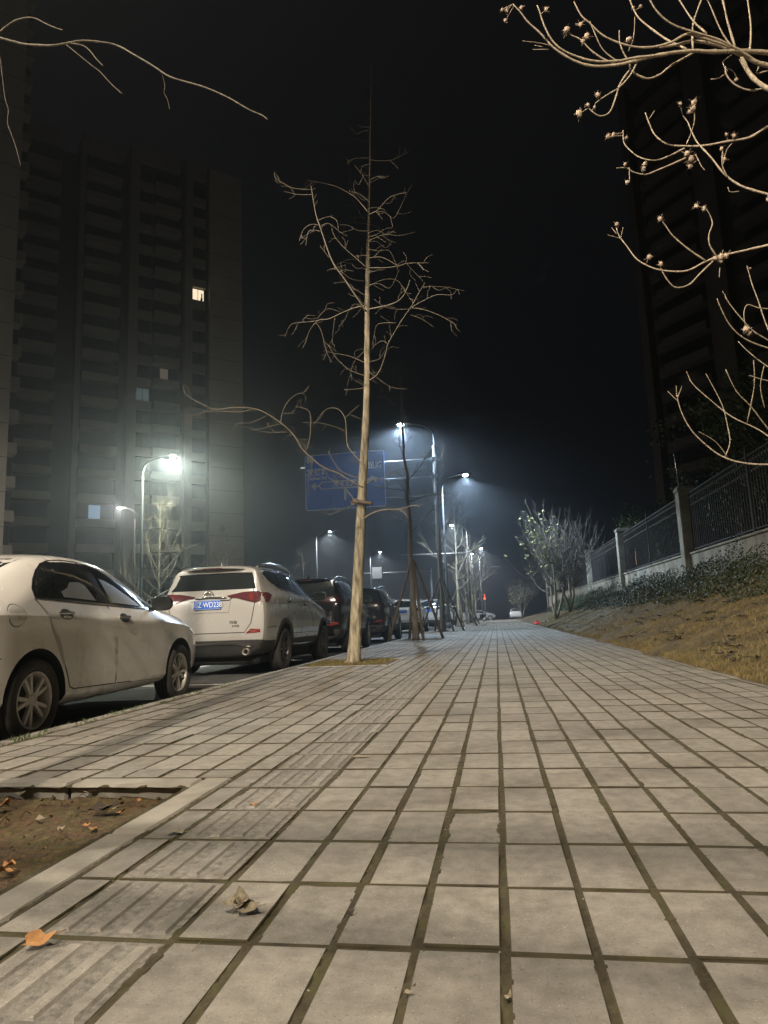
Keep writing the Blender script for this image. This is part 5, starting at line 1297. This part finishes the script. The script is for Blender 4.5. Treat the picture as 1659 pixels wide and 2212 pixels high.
leafy_tree(9.4, 23.0, 1.9, 6.2, 2.2, 41, 'dark bushy tree behind the fence at the right edge')
leafy_tree(10.6, 31.0, 1.9, 7.5, 2.6, 42, 'dark rounded tree behind the fence left of the tall pillar')
leafy_tree(10.0, 42.0, 1.9, 4.6, 2.0, 43, 'low dark tree behind the second fence pillar')
leafy_tree(9.5, 60.0, 1.9, 4.0, 2.0, 44, 'low dark tree behind the far fence pillars')
# weeds on top of the third pillar
r = random.Random(5); m = MB()
for _ in range(160):
    p = Vector((FX(47.4)+r.gauss(0, .2), 47.4+r.gauss(0, .2), 4.76+abs(r.gauss(0, .12)))); leaf_mesh(m, p, r.uniform(.03, .06), r.random()*6.3, r, .4, r.gauss(0, .8))
tag(m.build('climber_weed', M['hedge_leaf'], fix=False), 'weeds growing on top of the third fence pillar', 'weeds')

for i, (u, v0, v1, Y, lb) in enumerate([(1403, 1153, 1186, 32.5, 'upper thin warm light tube on a post behind the fence'), (1375.5, 1190, 1220, 33.5, 'lower thin warm light tube on a post behind the fence')]):
    a, b = at(u, v1, Y), at(u-.8, v0, Y)
    t = thing('light_post', lb, 'garden light', (a.x, a.y, 1.8), 0, 'garden lights behind the fence')
    MB().tube([(0, 0, 0), (0, 0, a.z-1.8-.004)], .03, 8).build('post', M['dark_metal'], t)
    MB().tube([(0, 0, a.z-1.8), (0, 0, b.z-1.8)], .022, 8).build('light_tube', M['warm_tube'], t)
p = at(1475, 1050, 24.2)
t = thing('antenna_rod', 'thin pale rod standing on the tall fence pillar', 'rod', (FX(24.2)-.15, 24.2, 4.762), 0)
q = MB().tube([(0, 0, 0), (-.02, 0, .5), (-.05, 0, 1.0), (-.07, 0, 1.45)], [.014, .012, .010, .007], 8); q.build('rod', M['chrome'], t)

# ------------------------------------------------------------------ road sign gantry
t = thing('sign_gantry', 'steel mast with horizontal arms carrying the big blue road sign', 'sign gantry', (-2.62, 33.95, 0))
MB().tube([(0, 0, .02), (0, 0, 9.35)], [.14, .10], 16).cbox(-.25, .25, -.25, .25, 0, .05, .01).build('mast', M['pole'], t)
for zc, x1, r_ in ((8.62, -7.0, .052), (7.72, -6.2, .045), (6.78, -6.2, .045)):
    MB().tube([(-.08, -.12, zc), (x1, -.12, zc+.03)], r_, 10).build('arm', M['steel'], t)
for zc in (8.62, 7.72, 6.78): MB().cbox(-.16, .16, -.20, .16, zc-.10, zc+.10, .01).build('clamp', M['steel'], t)
# panel: 4.05 x 2.95 m, drawn with its own coordinates
M['sign_blue'] = mat('blue sign sheeting', (.02, .12, .75), .45); M['sign_white'] = mat('white sign sheeting', (.92, .90, .88), .5)
PW, PH = 4.20, 2.93
sg = thing('road_sign', 'large blue direction sign with white Chinese lettering and arrows', 'road sign', (-7.26, 33.70, 7.80), 0)
def rrect(w, h, rad, n=5):
    o = []
    for cx, cy, a0 in ((w/2-rad, h/2-rad, 0), (-w/2+rad, h/2-rad, 90), (-w/2+rad, -h/2+rad, 180), (w/2-rad, -h/2+rad, 270)):
        for k in range(n+1): a = R_(a0+90*k/n); o.append((cx+rad*cos(a), cy+rad*sin(a)))
    return o
MB().prism(rrect(PW, PH, .13), -.012, .012, 'Y').build('panel', M['sign_blue'], sg)
def ring_prism(outer, inner, y0, y1):
    m = MB(); n = len(outer)
    for y in (y0, y1): m.v += [(a, y, b) for a, b in outer] + [(a, y, b) for a, b in inner]
    for k in range(n):
        k2 = (k+1) % n
        m.f += [(k, k2, n+k2, n+k), (2*n+k, 3*n+k, 3*n+k2, 2*n+k2), (k, 2*n+k, 2*n+k2, k2), (n+k, n+k2, 3*n+k2, 3*n+k)]; m.m += [0]*4; m.s += [False]*4
    return m
ring_prism(rrect(PW-.01, PH-.01, .125), rrect(PW-.075, PH-.075, .095), -.018, -.010).build('border', M['sign_white'], sg)
sx_ = lambda px: (px-852)/1445*PW; sz_ = lambda py: -(py-735)/985*PH
def spoly(pts, name): MB().prism([(sx_(a), sz_(b)) for a, b in pts], -.0185, -.0135, 'Y').build(name, M['sign_white'], sg)
for s, x, y, sz, ln_ in (('发展路', 360, 560, .36, 1.12), ('寨子北路', 850, 795, .27, 1.1), ('昆路', 1400, 505, .36, 1.1)):
    text_part(s, sz*1.12, (sx_(x), -.0155, sz_(y)), (pi/2, 0, 0), M['sign_white'], sg, 'lettering', .002, bold=.007)
text_part('Fazhan Rd.', .21, (sx_(365), -.0155, sz_(665)), (pi/2, 0, 0), M['sign_white'], sg, 'lettering', .002, sx=1.05, bold=.006)
spoly([(235, 800), (300, 745), (330, 745), (300, 785), (375, 785), (375, 818), (300, 818), (330, 862), (300, 862)], 'arrow')
hexp = [(370, 800), (425, 728), (1060, 728), (1115, 800), (1060, 868), (425, 868)]
hexi = [(388, 800), (436, 745), (1049, 745), (1097, 800), (1049, 851), (436, 851)]
ring_prism([(sx_(a), sz_(b)) for a, b in hexp], [(sx_(a), sz_(b)) for a, b in hexi], -.0185, -.0135).build('route_frame', M['sign_white'], sg)
spoly([(832, 872), (875, 872), (875, 1075), (832, 1075)], 'route_stem')
spoly([(1130, 830), (1160, 800), (1330, 690), (1300, 655), (1450, 735), (1400, 800), (1370, 755), (1190, 850)], 'arrow')
spoly([(165, 262), (280, 262), (280, 385), (165, 385)], 'corner_plate')

def cross_arm(x, y, z, L, label, name, sign=None, r_=.05):
    t = thing(name, label, 'signal arm', (x, y, 0), 0, 'signal arms reaching over the road')
    MB().tube([(0, 0, 0), (0, 0, z+.35)], [.12, .09], 12).build('mast', M['pole'], t)
    MB().tube([(0, -.1, z), (-L, -.1, z+.12)], [r_*1.3, r_*.8], 10).build('arm', M['steel'], t)
    if sign:
        a, b, c, d = sign
        MB().cbox(a, b, -.22, -.17, c, d, .01).build('sign_board', M['steel'], t)
cross_arm(-2.5, 67, 6.75, 6.4, 'far thin steel arm over the road, nearer and higher of two', 'signal_arm')
cross_arm(-6.9, 76, 5.75, 8.0, 'farther thin steel arm with a small blank board', 'signal_arm', (-6.6, -5.5, 5.2, 6.5))
a = at(1047, 1293, 88)
t = thing('traffic_light', 'far pedestrian signal glowing red above the scooters', 'traffic light', (a.x, a.y, 0))
MB().tube([(0, 0, 0), (0, 0, a.z+.5)], .06, 10).build('pole', M['pole'], t)
hh = MB().cbox(-.17, .17, -.12, .12, a.z-.35, a.z+.6, .02).build('housing', M['plastic'], t)
MB().lathe([(.001, -.15), (.10, -.15), (.13, -.125), (.13, -.11)], 14, (0, 0, a.z), 'Y').build('red_light', M['red_led'], t)
MB().box(-.03, .03, -.14, -.125, a.z+.25, a.z+.5).build('red_light', M['red_led'], t)

# ------------------------------------------------------------------ scooters at the far end
def scooter(x, y, rz, label, col):
    t = thing('scooter', label, 'scooter', (x, y, 0), rz, 'scooters parked at the far end')
    def W(yc):
        h = MB().lathe([(.19, .05), (.235, .05), (.26, .02), (.26, -.02), (.235, -.05), (.19, -.05)], 24, (0, yc, .26), 'X').build('wheel', M['rubber'], t)
        MB().lathe([(.001, .03), (.05, .04), (.06, .03), (.185, .045), (.185, -.045), (.001, -.03)], 16, (0, yc, .26), 'X').build('rim', M['alloy'], h)
    W(-.6); W(.62)
    b = MB().cbox(-.14, .14, -.28, .30, .24, .32, .03); b.prism([(-.62, .42), (-.86, .62), (-.80, .74), (-.2, .72), (-.14, .34), (-.3, .28)], -.13, .13, 'X')
    b.prism([(.28, .26), (.40, .30), (.56, .80), (.50, .98), (.40, .96), (.34, .60)], -.15, .15, 'X'); b.build('body', col, t)
    MB().cbox(-.13, .13, -.78, -.10, .745, .83, .035).build('seat', M['plastic'], t)
    MB().tube(spline([(-.34, .40, 1.03), (-.15, .47, 1.0), (0, .50, .985), (.15, .47, 1.0), (.34, .40, 1.03)], 3), .018, 8).build('handlebar', M['trim_black'], t)
    for s in (1, -1): MB().tube([(s*.22, .45, 1.0), (s*.30, .47, 1.18)], .008, 6).lathe([(.001, -.01), (.05, -.01), (.05, .01), (.001, .01)], 10, (s*.31, .47, 1.21), 'Y').build('mirror', M['trim_black'], t)
    MB().tube([(.07, .52, .80), (.07, .64, .26)], .022, 8).tube([(-.07, .52, .80), (-.07, .64, .26)], .022, 8).build('fork', M['steel'], t)
    MB().lathe([(.001, .62), (.05, .60), (.07, .56), (.07, .52)], 12, (0, 0, .86), 'Y').build('headlight', M['clear_lens'], t)
    return t
scooter(-2.0, 79, R_(75), 'dark scooter standing across the pavement under the red signal', M['black_paint'])
scooter(-3.0, 74, R_(60), 'silver scooter beside the far tree, left of the dark one', M['silver_paint'])

# ------------------------------------------------------------------ apartment towers
def tower(name, label, corner, az, H, spec, depth=14, flip=False, mts=('tower_wall', 'tower_trim'), zbase=0.0, floor=3.25, ztop_off=6.0, lit=()):
    """corner: foot of the facade's far corner; az: compass direction of the facade line; s runs back from it, negative
    spec: (kind, s0, s1, set-back) with kind wall / win / balc / pil / rec"""
    D = Vector((sin(az), cos(az), 0)); Nn = Vector((cos(az), -sin(az), 0))*(-1 if flip else 1)   # Nn faces the viewer
    t = thing(name, label, 'apartment tower', corner, 0, 'apartment towers')
    def P(s, d, z): q = D*s + Nn*d; return (q.x, q.y, z)
    def slab(m, s0, s1, d0, d1, z0, z1):
        vs = [P(s, d, z) for z in (z0, z1) for d in (d0, d1) for s in (s0, s1)]
        m.add(vs, [(0, 2, 3, 1), (4, 5, 7, 6), (0, 1, 5, 4), (2, 6, 7, 3), (0, 4, 6, 2), (1, 3, 7, 5)])
    smin = min(q[1] for q in spec); wall = MB(); trim = MB(); rec = MB(); nfl = int((H-2)/floor)
    rng = random.Random(int(H)); wins = []
    for kind, s0, s1, sb in spec:
        if kind == 'wall':
            slab(wall, s0, s1, -depth, -sb, 0, H)
            for k in range(nfl): slab(rec, s0+.05, s1-.05, -sb, -sb+.012, H-ztop_off+2.0-floor*k, H-ztop_off+2.05-floor*k)
        elif kind == 'pil': slab(trim, s0, s1, -depth, -sb+.35, 0, H)
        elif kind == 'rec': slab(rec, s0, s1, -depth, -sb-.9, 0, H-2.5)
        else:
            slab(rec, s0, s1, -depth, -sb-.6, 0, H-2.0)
            for k in range(nfl):
                zb = H-ztop_off-floor*k
                if zb < 0: break
                if kind == 'win': slab(trim if s1-s0 > 1.5 else wall, s0, s1, -sb-.598, -sb, zb-.62, zb+.62)
                else:
                    a, b = s0+.05, s1-.05
                    bl = MB(); slab(bl, a, b, -sb+.95, -sb+1.08, zb-.55, zb+.5); slab(bl, a, a+.12, -sb-.598, -sb+.948, zb-.55, zb+.5); slab(bl, b-.12, b, -sb-.598, -sb+.948, zb-.55, zb+.5)
                    slab(bl, a+.121, b-.121, -sb-.598, -sb+.948, zb-.55, zb-.42); bl.build('balcony', M[mts[1]], t)
                wins.append((s0, s1, -sb-.59, zb+.62 if kind == 'win' else zb+.52, zb+floor-.62 if kind == 'win' else zb+floor-.6, k))
    top = MB(); 
    for kind, s0, s1, sb in spec:
        if kind in ('win', 'balc'): slab(trim, s0, s1, -sb-.598, -sb+.1, H-2.4, H)
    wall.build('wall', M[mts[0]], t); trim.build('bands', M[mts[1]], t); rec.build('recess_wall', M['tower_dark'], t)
    litset = {(a, b): m for a, b, m in lit}
    cnt = 0; rest = MB()
    ordered = sorted(range(len(wins)), key=lambda i: wins[i][5])
    for i in ordered:
        s0, s1, d, z0, z1, k = wins[i]; g = MB(); col = [j for j, q in enumerate(spec) if q[1] == s0][0]
        a, b = s0+.12, s1-.12; zz0, zz1 = z0+.12, z1-.1
        m_ = litset.get((col, k), M['win_dark'])
        n = 2 if b-a < 2.6 else 3
        for j in range(n):
            p0, p1 = a+(b-a)*j/n+.03, a+(b-a)*(j+1)/n-.03
            if m_ is not M['win_dark'] and b-a > 2.6 and j != 1: slab(rest, p0, p1, d-.02, d+.03, zz0, zz1); continue
            slab(g, p0, p1, d-.02, d+.03, zz0, zz1)
        if m_ is M['win_dark'] and cnt >= 96: rest.add(g.v, g.f)
        else:
            w = g.build('window', m_, t); cnt += 1
            fr = MB()
            for j in range(n+1): x = a+(b-a)*j/n; slab(fr, x-.028, x+.028, d, d+.07, zz0, zz1)
            slab(fr, a, b, d, d+.072, zz1+.001, zz1+.06); slab(fr, a, b, d, d+.072, zz0-.06, zz0-.001)
            if m_ is M['win_lit']: slab(fr, b-(b-a)*.28, b-(b-a)*.10, d+.031, d+.045, zz0+.15, zz0+.55); slab(fr, b-(b-a)*.22, b-(b-a)*.12, d+.031, d+.05, zz0+.55, zz1-.5)
            fr.build('frame', M['plastic'], w)
    if rest.v: tag(rest.build('windows', M['win_dark'], t), kind='stuff')
    return t
P0 = Vector((-34.86, 92.38, 0))
spec = [('wall', -5.05, 0, 0), ('rec', -5.6, -5.05, 0), ('win', -7.65, -5.6, 0), ('pil', -8.7, -7.65, 0), ('rec', -9.5, -8.7, 0), ('balc', -13.2, -9.5, 0), ('win', -15.2, -13.2, 0), ('pil', -16.4, -15.2, 0),
        ('rec', -17.3, -16.4, .8), ('balc', -22.0, -17.3, 1.6), ('pil', -22.7, -22.0, 1.6), ('rec', -25.0, -22.7, 2.0), ('balc', -30.5, -25.0, 2.0), ('pil', -31.5, -30.5, 2.0), ('win', -34, -31.5, 1.6), ('wall', -40, -34, .6)]
tower('apartment_tower', 'tall dim apartment tower behind the green-white lamp, one bright window high up', P0, R_(48), 69.0, spec,
      lit=[(2, 5, M['win_lit']), (5, 9, M['win_dim']), (6, 10, M['win_faint']), (9, 15, M['win_blue'])])
a = CAM + (_f + _r2*((7-829.5)/FPX) + _u2*((1106-1150)/FPX))*62
spec = [('wall', -16, 0, 0), ('balc', .0, 1.1, 2.2)]
tower('apartment_tower', 'nearer pale tower wall cut off by the left edge', (a.x, a.y, 0), R_(40), 76, spec, 12)
a = CAM + (_f + _r2*((1432-829.5)/FPX) + _u2*((1106-1150)/FPX))*86
spec = [('pil', -1.2, 0, 0), ('rec', -2.0, -1.2, 0), ('win', -3.6, -2.0, 0), ('balc', -10.2, -3.6, 0), ('pil', -13.0, -10.2, 0), ('rec', -15.0, -13.0, 0), ('balc', -21, -15.0, 0), ('win', -23, -21, 0), ('wall', -29, -23, 0)]
tower('apartment_tower', 'unlit dark tower on the right behind the fence and branches', (a.x, a.y, 0), R_(-35.4), 72, spec, 12, flip=True, mts=('shaded_wall', 'shaded_trim'))

# ------------------------------------------------------------------ small things lying about
def gz(u, v, z=0.0):
    d = _f + _r2*((u-829.5)/FPX) + _u2*((1106-v)/FPX); return CAM + d*((z-CAM.z)/d.z)
def leaf(u, v, s, ang, m, label, z=.004, curl=.5, group=None, pitch=0.0, seed=0, z0=0.0):
    p = gz(u, v, z0); r = random.Random(seed or int(u*7+v)); k = MB(); leaf_mesh(k, (0, 0, 0), s, ang, r, curl, pitch)
    o = k.build('fallen_leaf', m, fix=False); o.location = (p.x, p.y, z0+z+(s*abs(sin(pitch))*.6))
    return tag(o, label, 'leaf', group)
# the crumpled leaf: several folded lobes
p = gz(531, 1976); r = random.Random(8); k = MB()
for i in range(9): leaf_mesh(k, (r.gauss(0, .014), r.gauss(0, .010), .004+.003*i), r.uniform(.018, .030), r.random()*6.28, r, .9, r.gauss(0, .5))
o = k.build('fallen_leaf', M['leaf_dry'], fix=False); o.location = (p.x, p.y, .004); tag(o, 'large crumpled grey-brown leaf lying right of the tactile paving in front', 'leaf')
leaf(379, 1802, .032, .2, M['leaf_dry'], 'curled pale leaf on the paver just left of the tactile strip', curl=.45, seed=3)
leaf(78, 2048, .040, 1.0, M['leaf_orange'], 'bright orange leaf at the lower left on a joint', curl=.6, pitch=.3)
leaf(547, 1740, .018, .6, M['leaf_orange'], 'small orange leaf on a tactile paver', curl=.4)
leaf(778, 1636, .045, .1, M['leaf_dry'], 'flat reddish leaf fragments beside the tactile strip farther off', curl=.15)
leaf(1098, 2160, .012, 1.2, M['leaf_dry'], 'tiny curled scrap of leaf in the wide joint at the bottom', curl=.8)
leaf(755, 1981, .012, .3, M['leaf_dark'], 'tiny dark scrap in a joint right of the crumpled leaf', curl=.8)
leaf(882, 2150, .010, .3, M['leaf_dry'], 'tiny pale scrap near the bottom edge, left of the widest joint', curl=.8)
lp = [(42, 1722, .03), (20, 1718, .03), (118, 1720, .028), (200, 1722, .035), (320, 1716, .03), (345, 1711, .026), (372, 1704, .03), (410, 1697, .02), (5, 1750, .034), (132, 1799, .018), (184, 1793, .018), (200, 1802, .02), (240, 1757, .03), (262, 1764, .02), (20, 1883, .03), (86, 1778, .02), (300, 1738, .018), (8, 1896, .03)]
for i, (u, v, s) in enumerate(lp):
    leaf(u, v, s*1.15, i*1.3, M['leaf_orange'] if i % 3 else M['leaf_dry'], 'small dry leaf lying on the soil of the front tree pit', curl=.7, group='dry leaves in the front tree pit', z0=-.05, z=.012, pitch=.2)
k = MB(); r = random.Random(4); leaf_mesh(k, (0, 0, 0), .06, .3, r, .4, .1); leaf_mesh(k, (.03, .01, .004), .045, 1.3, r, .4, -.1)
p = gz(215, 1757, -.05); o = k.build('fallen_leaf', M['leaf_dark'], fix=False); o.location = (p.x, p.y, -.035); tag(o, 'large black rotten leaf in the front tree pit', 'leaf')
k = MB(); r = random.Random(14)
for _ in range(60):
    x = r.uniform(-2.6, -1.45); y = r.uniform(1.7, 3.0); a = r.random()*3.1; L = r.uniform(.02, .07)
    k.tube([(x, y, -.045+r.random()*.02), (x+cos(a)*L*.5, y+sin(a)*L*.5, -.035+r.random()*.02), (x+cos(a)*L, y+sin(a)*L, -.045+r.random()*.02)], r.uniform(.0012, .003), 4, caps=False)
for _ in range(150):
    x = r.uniform(-2.6, -1.42); y = r.uniform(1.2, 3.0); k.ball((x, y, -.052+.02*r.random()), r.uniform(.003, .011), 0, 6, .7)
tag(k.build('pit_litter', M['soil'], fix=False), 'twigs and crumbs of earth on the pit soil', 'litter', kind='stuff')
k = MB(); r = random.Random(15)
for _ in range(420):
    y = 1.3+12*r.random()**1.5; x = -.2144+.1889*r.randint(-4, 12)+r.gauss(0, .02); k.ball((x, y, -.004), r.uniform(.0015, .004), 0, 6, .7)
tag(k.build('grit', M['leaf_dry'], fix=False), 'grit and seed husks caught in the paving joints', 'grit', kind='stuff')
a = gz(413, 2058); k = MB().tube([(0, 0, .003), (.004, .02, .005), (.002, .045, .004)], .0012, 5); o = k.build('leaf_stalk', M['leaf_dry']); o.location = (a.x, a.y, 0); tag(o, 'single pale leaf stalk on the paver below the crumpled leaf', 'stalk')
# red bag and a pale scrap by the lawn edge
M['bag'] = mat('red plastic bag', (.55, .04, .05), .25, 0, coat=.5)
k = MB(); k.lathe([(.001, 0), (.12, .01), (.17, .05), (.13, .11), (.07, .14), (.03, .19), (.06, .24), (.001, .23)], 16); r = random.Random(6)
k.v = [tuple(Vector(v)*r.uniform(.82, 1.18)+Vector((0, 0, .0))) for v in k.v]; k.v = [(x*1.5, y, max(0, z)) for x, y, z in k.v]
o = k.build('plastic_bag', M['bag']); a = gz(1153, 1337); o.location = (2.35, 42, bank(2.35, 42)+.0); tag(o, 'small crumpled red plastic bag at the edge of the lawn', 'bag')
M['paper'] = mat('pale paper', (.5, .5, .47), .8)
k = MB(); r = random.Random(9)
for i in range(5): leaf_mesh(k, (r.gauss(0, .05), r.gauss(0, .05), .02), .13, r.random()*6, r, .6, r.gauss(0, .3))
o = k.build('paper_scrap', M['paper'], fix=False); o.location = (2.75, 40, bank(2.75, 40)+.01); tag(o, 'crumpled pale paper scrap beside the red bag', 'litter')
for i, (u, v) in enumerate([(1093, 1537/1.0), (1090, 1536)][:0]): pass

# ------------------------------------------------------------------ haze
hz = MB().box(-140, 140, -60, 260, -1.8, 110).build('haze', None or mat('haze', (.8, .8, .8)))
hm_ = bpy.data.materials.new('night haze'); hm_.use_nodes = True; nt = hm_.node_tree; nt.nodes.clear()
out = nt.nodes.new('ShaderNodeOutputMaterial'); vo = nt.nodes.new('ShaderNodeVolumePrincipled')
vo.inputs['Color'].default_value = (.80, .88, .96, 1); vo.inputs['Density'].default_value = HAZE; vo.inputs['Anisotropy'].default_value = .84
nt.links.new(vo.outputs[0], out.inputs['Volume']); hz.data.materials.clear(); hz.data.materials.append(hm_)
tag(hz, 'thin night haze hanging over the street', 'haze', kind='stuff')
